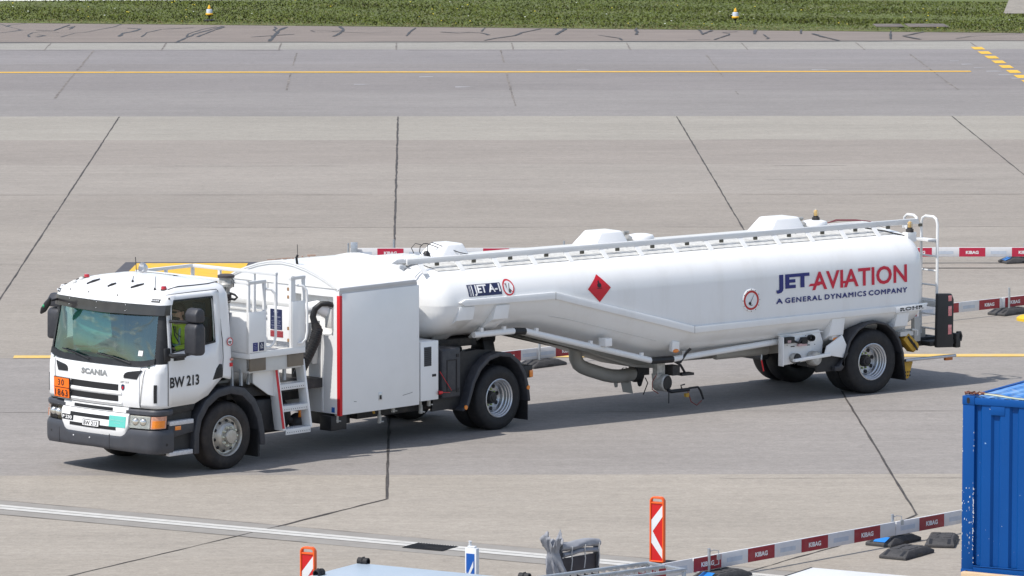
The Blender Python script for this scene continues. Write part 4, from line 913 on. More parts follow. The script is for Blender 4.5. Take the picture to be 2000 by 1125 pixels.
b = MB(); b.tube([(3.20, -1.12, .64), (3.24, -1.13, .52)], .02, 6); b.build('yellow_hose_stub', OCHRE, T0)
b = MB(); b.box(2.28, 2.62, -1.15, -.9, .34, .57); b.box(2.65, 3.05, -.8, -.3, .36, .60); b.build('under_box', BLACKP, T0, bevel=.01)
b = MB(); b.box(3.1, 5.0, -.9, .9, .42, .60); b.build('under_tray', STEELD, T0, bevel=.02)
# fifth wheel, cables
b = MB(); b.lathe([(.46, 0), (.48, .03), (.48, .07), (.46, .09), (.0005, .09)], (5.72, 0, 1.16), (0, 0, 1), 28); b.box(5.4, 6.1, -.42, .42, 1.02, 1.16); b.box(6.0, 6.45, -.35, -.12, 1.05, 1.16); b.box(6.0, 6.45, .12, .35, 1.05, 1.16)
b.build('fifth_wheel', STEELD, T0, bevel=.01)
b = MB(); b.box(4.7, 5.3, -.6, .5, 1.0, 1.26); b.build('deck_plate', BLACKP, T0, bevel=.02)
for (x, y, z, l) in ((6.35, -.42, 1.26, .35), (6.50, -.30, 1.22, .32), (6.25, -.2, 1.28, .3)):
    b = MB(); b.tube([(x + .055*i/12, y+.085*math.cos(i*.9), z+.10+.085*math.sin(i*.9)) for i in range(int(l*200))], .012, 5); b.build('coiled_air_line', BLACK, T0)
b = MB(); b.tube([(5.2, -.5, 1.25), (5.6, -.62, 1.36), (6.1, -.5, 1.30), (6.35, -.42, 1.30)], .018, 6); b.tube([(4.9, -.4, 1.25), (5.2, -.55, 1.45), (5.6, -.4, 1.40)], .018, 6); b.build('air_lines', BLACK, T0)
b = MB(); b.prism([(-.60, 1.02), (-.20, 1.02), (-.28, 1.33), (-.52, 1.33)], 'x', 6.35, 6.60); b.build('cable_bracket', BLACK, T0, bevel=.02)

# ------------------------------------------------------------------ service platform with basket, gate and stairs
PX0, PX1, PY0, PY1, PZ = .455, 1.62, -1.235, 1.20, 1.70
b = MB(); b.box(PX0, PX1, PY0, PY1, PZ-.05, PZ); pf = b.build('platform_floor', GREYW, T0, bevel=.004)
b = MB()
for i in range(16): b.box(PX0+.04, PX1-.04, PY0+.06+i*.15, PY0+.075+i*.15, PZ, PZ+.006)
b.build('floor_ribs', ALU, pf, smooth=False)
b = MB(); b.box(PX0-.01, PX1+.01, PY0-.012, PY0, PZ-.075, PZ+.02); b.box(PX0-.012, PX0, PY0, PY1, PZ-.075, PZ+.02); b.build('edge_beam', WHITE, pf, bevel=.003)
b = MB(); b.box(PX0+.03, PX1-.03, PY0+.04, PY1-.04, PZ-.30, PZ-.052); b.build('platform_base', GREYW, T0, bevel=.01)
for x0 in (PX0+.03, PX1-.33):
    b = MB(); b.box(x0, x0+.33, PY0+.015, PY0+.10, PZ-.27, PZ-.08); b.build('base_bracket', BROWNP, T0, bevel=.004)
def post(b, x, y, z0, z1, w=.045): b.box(x-w/2, x+w/2, y-w/2, y+w/2, z0, z1)
RAILW = mat('railing_white', (.74, .74, .73), .4, var=.04, coat=.2, dirt=(.45, .40, .32), dirt_amt=.18, dscale=6)
b = MB(); ZT = 2.80
for x, y in ((PX0, PY0+.02), (PX0+.33, PY0+.02), (PX1-.26, PY0+.02), (PX1, PY0+.02), (PX0, -.45), (PX0, .4), (PX0, PY1), (PX1, PY1), (PX1, .6), (PX1, -.15), (PX1, -.62), (1.05, PY1)): post(b, x, y, PZ, ZT-.02)
for (xa, ya, xb, yb) in ((PX0, PY0+.02, PX0+.33, PY0+.02), (PX1-.26, PY0+.02, PX1, PY0+.02), (PX0, PY0+.02, PX0, PY1), (PX0, PY1, PX1, PY1), (PX1, PY1, PX1, -.62)):
    b.box(min(xa, xb)-.027, max(xa, xb)+.027, min(ya, yb)-.027, max(ya, yb)+.027, ZT-.05, ZT)
b.build('basket_railing', RAILW, T0, bevel=.004)
b = MB(); b.box(PX0-.012, PX0+.012, PY0, PY1, PZ, 2.30); b.build('front_panel', WHITE, T0, bevel=.003)
b = MB(); b.box(PX0-.02, PX0+.345, PY0-.012, PY0+.012, PZ+.005, 2.33); b.build('side_panel_plate', WHITE, T0, bevel=.003)
b = MB(); b.box(PX1-.27, PX1+.01, PY0-.012, PY0+.012, PZ+.005, 2.42); b.build('side_panel_plate', WHITE, T0, bevel=.003)
b = MB(); b.box(PX0+.01, PX1, PY1-.01, PY1+.01, PZ, 2.3); b.build('far_panel', WHITE, T0, bevel=.003)
for x, sg in ((PX0+.345, 1), (PX1-.15, 1)):
    b = MB(); b.tube([(x, PY0-.005, 2.66), (x+.07, PY0-.05, 2.65), (x+.12, PY0-.08, 2.58), (x+.125, PY0-.085, 2.45), (x+.125, PY0-.085, 1.95), (x+.11, PY0-.07, 1.84), (x+.05, PY0-.04, 1.78), (x, PY0-.005, 1.78)], .020, 10); b.build('grab_handle', WHITE, T0, angle=60)
# inner gate with notices
gx = 1.40
b = MB(); b.box(gx, gx+.03, -1.19, -.66, PZ+.09, 2.32); gt = b.build('gate_panel', WHITE, T0, bevel=.004)
b = MB(); b.box(gx-.02, gx+.035, -1.235, -1.185, PZ+.03, ZT); b.tube([(gx-.03, -1.18, PZ+.1), (gx-.03, -1.18, ZT-.04)], .02, 8); b.build('gate_post', RAILW, gt, bevel=.003)
b = MB()
for z in (1.80, 1.98, 2.46, 2.58): b = MB(); b.box(gx-.05, gx-.01, -1.225, -1.135, z, z+.05); b.build('hinge', RUST, gt, bevel=.004)
b = MB(); b.box(gx-.006, gx, -.98, -.73, 1.965, 2.275); o = b.build('navy_notice', NAVYPANEL, gt, smooth=False)
PN = mat('notice_print', (.50, .54, .66), .5, var=.1)
fx = lambda y0, y1, z0, z1: (lambda u, v: (gx-.008, lerp(y0, y1, u), lerp(z0, z1, v)))
for s_, (a, c, z0, z1) in (('Access', (-.80, -.90, 2.225, 2.245)), ('only', (-.83, -.88, 2.185, 2.21)), ('with permission', (-.77, -.95, 2.145, 2.17)), ('wear hearing protection', (-.755, -.96, 2.09, 2.105)), ('and close the gate', (-.77, -.94, 2.06, 2.075)), ('hold the hand rail', (-.755, -.96, 2.02, 2.035)), ('no standing here', (-.77, -.95, 1.985, 2.0))):
    lettering('notice_lettering', s_, PN, o, fx(a, c, z0, z1))
for y0, y1 in ((-.845, -.735), (-.995, -.87)):
    b = MB(); b.box(gx-.006, gx, y0-.005, y1+.005, 1.85, 1.945); o = b.build('red_notice', mat('notice_red', (.26, .02, .03), .5, var=.1), gt, smooth=False)
    for k in range(3): lettering('notice_lettering', ['No entry', 'while moving', 'keep clear'][k], mat('notice_pink', (.55, .22, .22), .5, var=.1), o, fx(y1-.01, y0+.01, 1.92-.026*k, 1.932-.026*k))
for x0, m_, tri in ((.515, NAVY, False), (.645, NAVYPANEL, True)):
    b = MB(); b.box(x0, x0+.10, PY0-.017, PY0-.010, 1.735, 1.865); o = b.build('small_notice', m_, T0, smooth=False)
    if tri:
        b = MB(); b.ring([(x0+.05, 1.855), (x0+.02, 1.80), (x0+.08, 1.80)], [(x0+.05, 1.842), (x0+.03, 1.807), (x0+.07, 1.807)], 'y', PY0-.0195, PY0-.0175); b.box(x0+.02, x0+.08, PY0-.0195, PY0-.0175, 1.775, 1.783); b.build('triangle_symbol', PRINTW, o, smooth=False)
    else:
        for k in range(4): lettering('notice_lettering', ['Safety', 'shoes and', 'helmet', 'required'][k], PN, o, side_rect(x0+.015, x0+.08-.01*(k % 2), 1.835-.026*k, 1.848-.026*k, PY0-.0195))
# hydrant coupler hung on the front rail
b = MB(); cx, cy = PX0-.06, -.80
b.lathe([(.055, 2.33), (.06, 2.42), (.05, 2.44), (.075, 2.48), (.075, 2.60), (.055, 2.62), (.06, 2.66), (.115, 2.70), (.12, 2.74), (.105, 2.76), (.105, 2.82), (.125, 2.83), (.125, 2.87), (.10, 2.88), (.0005, 2.88)], (cx, cy, 0), (0, 0, 1), 20)
o = b.build('fuel_coupler', FITTING, T0, angle=40)
b = MB(); b.lathe([(.128, 2.835), (.13, 2.87), (.09, 2.885), (.0005, 2.885)], (cx, cy, 0), (0, 0, 1), 20); b.lathe([(.06, 2.45), (.082, 2.50), (.082, 2.58), (.06, 2.60)], (cx, cy, 0), (0, 0, 1), 18); b.build('rubber_cap', mat('cap_rubber', (.06, .05, .05), .6, var=.3), o)
b = MB(); b.tube([(cx, cy-.10, 2.60), (cx-.02, cy-.20, 2.59), (cx-.02, cy-.26, 2.555), (cx-.02, cy-.20, 2.515), (cx, cy-.08, 2.52)], .018, 8); b.build('coupler_handle', BLACK, o); b = MB(); b.tube([(cx, cy-.10, 2.84), (cx, cy-.17, 2.80), (cx, cy-.16, 2.70)], .007, 6); b.tube([(cx, cy+.08, 2.70), (cx, cy+.15, 2.71)], .018, 8); b.build('coupler_lever', BLACK, o)
b = MB(); b.tube([(cx, cy, 2.36), (cx+.03, cy+.02, 2.15), (cx+.02, cy+.04, 1.95)], .05, 10); b.build('coupler_hose', mat('grey_hose', (.20, .20, .22), .6, var=.2), o)
# stairs
SW = 1.16; b = MB()
for x0, x1 in ((SW-.015, SW+.055), (SW+.585, SW+.625)):
    b.prism([(-1.24, .47), (-1.06, .47), (-.89, 1.50), (-1.07, 1.50)], 'x', x0, x1)
b.build('stair_stringers', WHITE, T0, bevel=.004)
b = MB(); b.prism([(SW-.022, .50), (SW+.025, .50), (SW+.025, 1.50), (SW-.022, 1.50)], 'y', 0, .006); rs = b
rs.v = [(x, y-1.245+.17*(z-.50)/1.0-.002, z) for x, y, z in rs.v]; rs.build('stair_red_strip', RED, T0)
b = MB(); b.prism([(.70, 1.48), (1.15, 1.48), (1.15, .98), (1.02, 1.02), (.70, 1.22)], 'y', -1.06, -1.03); b.build('stair_side_plate', WHITE, T0, bevel=.005)
for z, y in ((1.465, -1.06), (1.125, -1.12), (.80, -1.175), (.455, -1.235)):
    b = MB(); b.box(SW+.055, SW+.585, y, y+.20, z, z+.03); b.box(SW+.055, SW+.585, y-.005, y+.012, z-.06, z+.03); st_ = b.build('stair_step', RAILW, T0, bevel=.004)
    b = MB()
    for i in range(11): b.disc((SW+.09+.046*i, y-.0065, z-.025), (0, -1, 0), .008, 8)
    b.build('step_holes', STEELD, st_, smooth=False)
    b = MB()
    for i in range(11):
        for q in range(3): b.sphere((SW+.09+.046*i, y+.03+.06*q, z+.031), .010, .010, .006, 6, 4)
    b.build('tread_pattern', ALU, st_)
b = MB(); b.box(.72, .94, -1.02, -.9, 1.22, 1.42); o = b.build('junction_box', GREYW, T0, bevel=.01); b = MB(); b.box(.77, .89, -1.026, -1.018, 1.30, 1.38); b.build('blue_label', BLUES, o, smooth=False)
for q in ([(.36, -.95, 1.15), (.36, -.95, 1.45), (.34, -.95, 1.55), (.28, -.95, 1.58)], [(.5, -1.0, 1.2), (.5, -1.0, 1.45)], [(.7, -.95, 1.2), (.72, -.97, 1.48)], [(1.42, -1.0, 1.2), (1.42, -1.0, 1.5)]): b = MB(); b.tube(q, .03, 8); b.build('support_strut', GALV, T0)
b = MB(); b.box(.25, 2.3, -.95, .95, 1.0, 1.15); b.build('platform_subframe', STEELD, T0, bevel=.01)

# ------------------------------------------------------------------ tank trailer
L0 = thing('tank_trailer', 'long white fuel tank semitrailer with cranked belly and red and blue lettering', 'trailer', (6.94706, 91.59207, 0), R(36.8))
ZTOP = 2.655; TW = 1.245
ZB = [(-9.3, 1.46), (-7.5, 1.46), (-6.9, 1.44), (-6.4, 1.34), (-4.7, .86), (-4.3, .79), (-3.8, .79), (-1.0, .84), (1.3, .90)]
ZS = [(-9.3, 2.06), (-6.85, 2.06), (-6.45, 1.99), (-4.1, 1.37), (-3.7, 1.30), (1.3, 1.31)]           # where the side starts to curl under
def half_section(x):
    zb, zs = interp(ZB, x), interp(ZS, x); pts = []
    zu = 2.08
    for q in (0, .3, .6, .8): pts.append((.62*q, ZTOP - .03*q*q))
    for i in range(0, 9):
        a = math.pi/2*(1-i/8); pts.append((.56 + (TW-.56)*math.cos(a)**.9, zu + (ZTOP-.035-zu)*math.sin(a)**.95))
    for q in (.33, .66): pts.append((TW+.006*math.sin(math.pi*q)*min(1, (zu-zs)/.4), lerp(zu, max(zs, zb+.3), q)))
    z1 = min(zs, zu-.02)
    a0 = R(24)*min(1, max(0, (x+8.65)/.45)); pts.append((TW-.002, z1))
    for i in range(1, 11):
        a = lerp(a0, math.pi/2, i/10); pts.append((.28 + (TW-.28)*math.cos(a)/math.cos(a0), z1 - (z1-zb-.01)*(math.sin(a)-math.sin(a0))/(1-math.sin(a0))))
    for q in (.6, .3, 0): pts.append((.28*q, zb + .01*q*q))
    return pts
def section(x, k=1.0, dx=0.0):
    """whole ring at x; k<1 shrinks it towards the end cap centre"""
    h = half_section(x); zb = interp(ZB, x); zc = (zb+ZTOP)/2
    ring_ = [(-y, z) for y, z in h] + [(y, z) for y, z in reversed(h[1:-1])]
    out_ = []
    for y, z in ring_:
        out_.append((x+dx, y*(1-(1-k)*.42/TW*1.0) if k < 1 else y, z))
    return out_
def cap(x, sgn, rad=.34, dish=.10):
    """rounded, slightly dished end: list of rings going outwards"""
    h = half_section(x); zb = interp(ZB, x); zc = (zb+ZTOP)/2; hz = (ZTOP-zb)/2; rings = []
    ring_ = [(-y, z) for y, z in h] + [(y, z) for y, z in reversed(h[1:-1])]
    for i in range(0, 8):
        a = math.pi/2*i/7; ins = rad*(1-math.cos(a)); o_ = rad*math.sin(a)
        rings.append([(x+sgn*o_, y*(TW-ins)/TW, zc+(z-zc)*(hz-ins)/hz) for y, z in ring_])
    for q in (.7, .4, .1):
        rings.append([(x+sgn*(rad+dish*(1-q*q)), y*(TW-rad)/TW*q, zc+(z-zc)*(hz-rad)/hz*q) for y, z in ring_])
    return rings
def dished(x, depth=.52, p=2.5):
    h = half_section(x); zb = interp(ZB, x); zc = (zb+ZTOP)/2
    ring_ = [(-y, z) for y, z in h] + [(y, z) for y, z in reversed(h[1:-1])]
    return [[(x-depth*(1-q**p)**(1/p), y*q, zc+(z-zc)*q) for y, z in ring_] for q in (1, .995, .98, .955, .92, .87, .8, .7, .55, .35, .12)]
XS0, XS1 = -8.70, .93
xs_ = [XS0, -8.6, -8.45, -8.3, -8.15, -7.6, -7.0, -6.8, -6.6, -6.4, -5.8, -5.2, -4.7, -4.4, -4.2, -4.0, -3.8, -3.4, -2.4, -1.2, 0, .5, XS1]
secs = list(reversed(dished(XS0)[1:])) + [section(x) for x in xs_] + cap(XS1, 1)[1:]
b = MB(); b.loft(secs, closed=True, cap0=True, cap1=True); tank = b.build('tank', TANKW, L0, angle=55)
def tside(z, x=-2):
    """half width of the tank at height z"""
    h = half_section(x)
    for (y0, z0), (y1, z1) in zip(h, h[1:]):
        if z1 <= z <= z0 and z0 > z1: return lerp(y0, y1, (z0-z)/(z0-z1))
    return TW
# side band that follows the crank
top = [(-8.63, 2.11), (-8.53, 2.155), (-6.73, 2.155), (-3.86, 1.405), (1.20, 1.435)]; bot = [(-8.63, 2.11), (-8.53, 2.055), (-6.73, 2.045), (-3.88, 1.295), (1.13, 1.335)]
for sg in (-1, 1):
    b = MB(); b.ring([(x, z) for x, z in top], [(x, z) for x, z in bot], 'y', sg*1.235, sg*1.285, closed=False); b.build('side_band', TANKW, L0, bevel=.006)
b = MB(); b.prism([(.475, 1.315), (1.15, 1.335), (1.15, 1.43), (.475, 1.41)], 'y', -1.298, -1.27); rp = b.build('maker_plate', TANKW, L0, bevel=.003)
def tilt_rect(x0, x1, z0, z1, dz, y): return lambda u, v: (lerp(x0, x1, u), y, lerp(z0, z1, v)+dz*u)
lettering('maker_lettering', 'ROHR', BLACK, rp, tilt_rect(.56, 1.09, 1.335, 1.395, .018, -1.3005), bold=.05, spacing=1.1)
b = MB(); b.box(.56, 1.10, -1.3035, -1.3015, 1.366, 1.372); b.build('lettering_split', TANKW, rp, smooth=False)
# kink seams, weld lines
b = MB()
for x, z0, z1 in ((-6.73, 2.03, 2.155), (-3.87, 1.29, 1.415)): b.tube([(x, -1.287, z0), (x, -1.287, z1)], .004, 5)
b.build('band_seams', mat('seam_grey', (.35, .34, .32), .7, var=.1), L0)
b = MB(); b.tube([(x, -(tside(interp(ZS, x)-.28, x)+.002), interp(ZS, x)-.28) for x in (-6.7, -6.3, -5.6, -5.0, -4.5)], .005, 5); b.build('belly_weld', GREYW, L0)
# lettering on the near side
def tp(x0, x1, z0, z1, o=.006, sh=0):
    return lambda u, v: (lerp(x0, x1, u)+sh*(v-.5), -(tside(lerp(z0, z1, v), lerp(x0, x1, u))+o+.004), lerp(z0, z1, v))
sign = tank
lettering('company_lettering', 'JET', NAVY, L0, tp(-2.12, -1.40, 1.81, 2.115), bold=.045, spacing=1.05)
lettering('company_lettering', 'AVIATION', CRIMSON, L0, tp(-1.34, .745, 1.812, 2.115), bold=.020, spacing=1.02)
b = MB(); b.prism([(-1.42, 1.885), (-1.18, 1.885), (-1.17, 1.925), (-1.38, 1.925)], 'y', -1.2575, -1.2565); b.prism([(-.70, 1.885), (-.60, 1.885), (-.59, 1.925), (-.66, 1.925)], 'y', -1.2575, -1.2565); b.build('lettering_stroke', CRIMSON, L0, smooth=False)
for w_, q0, q1 in (('A', 0, .046), ('GENERAL', .067, .342), ('DYNAMICS', .367, .683), ('COMPANY', .704, 1)): lettering('company_strapline', w_, NAVY, L0, tp(lerp(-2.115, .745, q0), lerp(-2.115, .745, q1), 1.645, 1.725), spacing=1.2, stack=[(0, 0), (.006*8/len(w_)**1.1, 0), (-.006*8/len(w_)**1.1, 0), (0, .05), (0, -.05)])
# fuel grade plate
b = MB(); n = 8; g_ = [[(lerp(-8.42, -7.765, i/n), -(tside(lerp(2.19, 2.37, j/3), -8)+.006), lerp(2.19, 2.37, j/3)) for i in range(n+1)] for j in range(4)]
b.loft(g_, closed=False); fp = b.build('fuel_grade_plate', NAVYPANEL, L0, smooth=False)
lettering('fuel_grade_lettering', 'JET A-1', PRINTW, fp, tp(-8.30, -7.785, 2.198, 2.362, o=.009), bold=.03)
for x0, x1 in ((-8.345, -8.325), (-8.375, -8.367), (-8.395, -8.389)):
    b = MB(); b.loft([[(x0, -(tside(z, -8)+.010), z), (x1, -(tside(z, -8)+.010), z)] for z in (2.20, 2.28, 2.36)], closed=False); b.build('plate_bars', PRINTW, fp, smooth=False)
# no smoking roundel, flammable diamond, content gauge
def on_side(x, z, o): return (x, -(tside(z, x)+o), z)
cx, cz, rr_ = -7.618, 2.285, .128
b = MB(); vs = []; n = 40
for k in range(n):
    a = 2*math.pi*k/n; vs += [on_side(cx+rr_*math.cos(a)*.88, cz+rr_*math.sin(a), .007), on_side(cx+rr_*.80*math.cos(a)*.88, cz+rr_*.80*math.sin(a), .007)]
b.add(vs, [(2*k, 2*((k+1) % n), 2*((k+1) % n)+1, 2*k+1) for k in range(n)])
b.add([on_side(cx+rr_*.88*math.cos(a)*.85, cz+rr_*math.sin(a)*.85, .0075) for a in (R(131), R(139), R(-49), R(-41))], [(0, 1, 2, 3)]); o = b.build('no_smoking_roundel', mat('sign_red', (.55, .03, .04), .45, var=.05), L0, smooth=False)
b = MB(); b.add([on_side(cx+rr_*.8*math.cos(2*math.pi*k/n)*.88, cz+rr_*.8*math.sin(2*math.pi*k/n), .006) for k in range(n)], [tuple(range(n))]); b.build('roundel_field', PRINTW, o, smooth=False)
b = MB(); b.add([on_side(cx+u, cz+v, .0068) for u, v in ((-.015, -.075), (.035, -.085), (.04, -.03), (0, -.02))], [(0, 1, 2, 3)]); b.add([on_side(cx+u, cz+v, .0066) for u, v in ((.0, -.02), (.012, -.02), (.035, .06), (.02, .06))], [(0, 1, 2, 3)]); b.add([on_side(cx+u, cz+v, .0066) for u, v in ((-.05, .0), (-.035, 0), (-.02, .07), (-.04, .06))], [(0, 1, 2, 3)]); b.build('match_symbol', mat('symbol_dark', (.10, .10, .10), .5, var=.1), o, smooth=False)
dx_, dz_ = -5.815, 2.15
b = MB(); n = 6; G_ = []
for j in range(n+1): G_.append([on_side(dx_+.235*(i/n-j/n), dz_+.22*(i/n+j/n-1), .008) for i in range(n+1)])
b.loft(G_, closed=False); dm = b.build('flammable_placard', mat('placard_red', (.60, .008, .022), .45, var=.05), L0, smooth=False)
b = MB(); fl = [(0, .135), (-.02, .105), (-.012, .085), (-.035, .06), (-.03, .03), (-.012, .012), (.015, .012), (.034, .035), (.036, .065), (.02, .09), (.012, .075), (.008, .11)]
b.add([on_side(dx_+u*1.2, dz_+v, .0105) for u, v in fl], [tuple(range(12))]); b.add([on_side(dx_+u, dz_+v, .0105) for u, v in ((-.05, -.004), (.05, -.004), (.05, .005), (-.05, .005))], [(0, 1, 2, 3)]); b.build('flame_symbol', BLACK, dm, smooth=False)
gx_, gz_ = -2.662, 1.743
b = MB(); yo = -(tside(gz_)-.01); b.lathe([(.190, 0), (.190, .02), (.175, .03), (.160, .028)], (gx_, yo, gz_), (0, -1, 0), 40); gg = b.build('contents_gauge', TANKW, L0)
b = MB(); b.lathe([(.160, .026), (.158, .032), (.128, .032), (.126, .026)], (gx_, yo, gz_), (0, -1, 0), 40); b.build('gauge_ring', mat('gauge_red', (.50, .025, .02), .4, var=.05), gg)
b = MB(); b.disc((gx_, yo-.026, gz_), (0, -1, 0), .130, 36); b.build('gauge_face', PRINTW, gg, smooth=False)
b = MB(); b.prism([(gx_-.03, gz_-.045), (gx_-.02, gz_-.05), (gx_+.065, gz_+.105)], 'y', yo-.033, yo-.030); b.lathe([(.026, 0), (.024, .01), (.0005, .012)], (gx_-.028, yo-.028, gz_-.05), (0, -1, 0), 12); b.build('gauge_needle', BLACK, gg, smooth=False)
b = MB(); b.box(gx_-.02, gx_+.03, yo-.0295, yo-.028, gz_-.085, gz_-.075)
for i in range(12):
    a = R(30*i); b.box(gx_+.178*math.cos(a)-.004, gx_+.178*math.cos(a)+.004, yo-.033, yo-.029, gz_+.178*math.sin(a)-.008, gz_+.178*math.sin(a)+.008)
b.build('dial_print', BLACK, gg, smooth=False)
# walkway rails on top
for sg in (-1,):
    yr = sg*.72; b = MB(); b.box(-9.25, 1.46, yr-.016, yr+.016, 2.705, 2.79); b.box(-9.25, 1.46, yr-sg*.06-.014, yr-sg*.06+.014, 2.775, 2.79); b.build('walkway_rail', RAILW, L0, bevel=.004)
    for i in range(15):
        b = MB(); x = -9.0+.727*i; b.prism([(yr-.012, 2.71), (yr+.012, 2.71), (yr+sg*.16+.012, 2.565), (yr+sg*.16-.012, 2.565)], 'x', x-.045, x+.045); b.build('rail_bracket', RAILW, L0)
        b = MB(); b.box(-8.69+.727*i, -8.63+.727*i, yr-.02, yr+.02, 2.655, 2.704); b.build('rail_block', mat('rail_block_olive', (.11, .10, .075), .7, var=.2), L0)
b = MB()
for i in range(26): b.box(-9.0+.40*i, -8.97+.40*i, -.42, .42, 2.652, 2.668)
b.box(-9.0, 1.2, -.30, .30, 2.655, 2.69); b.build('walkway_grating', GREYW, L0)
b = MB(); b.loft([[(x, -q, interp([(0, ZTOP), (.5, ZTOP-.018), (.62, ZTOP-.036), (.70, ZTOP-.044), (.86, ZTOP-.085)], q)+.014+.004*(i % 2)) for q in (.32, .5, .62, .70, .79, .86)] for i, x in enumerate([-8.75+.09*k for k in range(107)])], closed=False); b.build('side_walkway', mat('walkway_grey', (.55, .55, .53), .7, var=.12, vscale=20, dirt=(.25, .22, .18), dirt_amt=.35, dscale=3), L0, smooth=False)
b = MB(); b.box(-9.42, -9.30, -.78, .78, 2.66, 2.70); b.box(-9.45, -9.36, -.80, -.70, 2.62, 2.72); b.box(-9.45, -9.36, .70, .80, 2.62, 2.72); b.prism([(-9.30, 2.68), (-8.5, 2.68), (-8.5, 2.755), (-9.15, 2.755)], 'y', -.35, .35); b.build('front_crossbar', RAILW, L0, bevel=.008)
COVW = mat('cover_white', (.82, .82, .82), .35, var=.02, coat=.2)
for x0, x1 in ((-8.24, -7.70), (-5.12, -4.46), (-1.40, -.68)):
    b = MB(); zt = 2.915
    lo = [(x0-.08, -.30), (x1+.06, -.30), (x1+.06, .30), (x0-.08, .30)]; hi = [(x0+.16, -.22), (x1-.06, -.22), (x1-.06, .22), (x0+.16, .22)]
    b.add([(x, y, 2.66) for x, y in lo]+[(x, y, zt) for x, y in hi], [(0, 1, 5, 4), (1, 2, 6, 5), (2, 3, 7, 6), (3, 0, 4, 7), (4, 5, 6, 7)]); b.build('manhole_cover', COVW, L0, bevel=.035, seg=3)
for x0 in (-4.40, -.66):
    b = MB(); b.lathe([(.13, 0), (.13, .09), (.10, .13), (.04, .15), (.0005, .15)], (x0+.10, 0, 2.67), (0, 0, 1), 14); b.tube([(x0+.04, -.05, 2.76), (x0+.06, -.02, 2.86), (x0+.18, .0, 2.85)], .03, 8); b.build('vent_valve', FITTING, L0)
    b = MB(); b.lathe([(.21, 0), (.22, .03), (.22, .09), (.20, .12), (.12, .14), (.0005, .14)], (x0+.45, 0, 2.67), (0, 0, 1), 20); b.box(x0+.2, x0+.32, -.04, .04, 2.70, 2.78); b.build('manhole_lid', COVW, L0)
b = MB(); b.box(-9.0, -8.35, -.25, .25, 2.67, 2.72)
for i in range(9): b.lathe([(.025, 0), (.02, .05), (.0005, .055)], (-8.95+.08*i, -.10+.06*(i % 3), 2.72), (0, 0, 1), 6)
b.build('valve_tray', COVW, L0)
b = MB(); b.tube([(-8.42, -.05, 2.72), (-8.46, 0, 2.80), (-8.43, .02, 2.88), (-8.36, .03, 2.92), (-8.30, .02, 2.92), (-8.2, -.03, 2.88), (-7.95, -.2, 2.76), (-7.6, -.45, 2.70)], .007, 6); b.tube([(-8.38, -.1, 2.72), (-8.34, -.06, 2.90), (-8.25, -.05, 2.94), (-7.9, -.3, 2.78), (-7.62, -.5, 2.71)], .007, 6); b.tube([(-8.5, .05, 2.72), (-8.56, .08, 2.86), (-8.48, .08, 2.93), (-8.40, .0, 2.9)], .007, 6)
b.lathe([(.07, 0), (.06, .06), (.03, .10), (.0005, .10)], (-8.36, -.05, 2.71), (0, 0, 1), 10); b.build('cable_loops', BLACK, L0)
def beacon(x, y, z, plinth):
    b = MB(); b.lathe([(.065, 0), (.065, .05), (.045, .06), (.048, .08)], (x, y, z), (0, 0, 1), 16); o = b.build('beacon', STEELD, L0)
    b = MB(); b.lathe([(.045, .08), (.047, .13), (.038, .165), (.015, .18), (.0005, .181)], (x, y, z), (0, 0, 1), 16); b.build('beacon_dome', mat('amber_dome', (.50, .33, .12), .12, var=.35, vscale=30, coat=1.0), o)
    b = MB()
    for k in range(4): a = math.pi/2*k; b.tube([(x+.051*math.cos(a), y+.051*math.sin(a), z+.08), (x+.051*math.cos(a), y+.051*math.sin(a), z+.14), (x, y, z+.19)], .005, 5)
    b.build('beacon_guard', FITTING, o)
    if plinth: b = MB(); b.box(x-.10, x+.10, y-.06, y+.07, z-.16, z); b.build('beacon_plinth', TANKW, o, bevel=.006)
beacon(-.18, 0, 2.80, False); beacon(1.10, -.92, 2.60, True)
b = MB(); b.tube([(.05, .1, 2.70), (.4, .15, 2.765), (.8, .1, 2.745), (1.1, .05, 2.70)], .009, 6); b.tube([(.1, .2, 2.70), (.5, .22, 2.74), (1.0, .2, 2.71)], .008, 6); b.build('red_cable', mat('dull_red_cable', (.22, .05, .06), .6, var=.2), L0)
b = MB(); b.tube([(.30, -.70, 2.70), (.62, -.80, 2.64), (.98, -.92, 2.55)], .012, 6); b.build('beacon_cable', BLACK, L0)
# ladder at the rear
b = MB(); LX = 1.50
b.tube([(LX+.06, -.70, .85), (LX+.06, -.70, 2.72), (LX+.06, -.73, 2.80), (LX+.06, -.80, 2.835), (LX+.06, -1.0, 2.835), (LX+.06, -1.07, 2.80), (LX+.06, -1.10, 2.72), (LX+.06, -1.10, .85)], .024, 8)
for i in range(7): b.tube([(LX+.06, -1.10, .95+.245*i), (LX+.06, -.70, .95+.245*i)], .016, 8)
b.box(LX-.15, LX+.06, -1.10, -.70, 2.44, 2.47); b.tube([(1.46, -.72, 2.70), (1.47, -.68, 2.80), (1.48, -.60, 2.835), (1.50, -.42, 2.835), (1.52, -.32, 2.78), (1.52, -.30, 2.60)], .024, 8); b.build('rear_ladder', RAILW, L0)
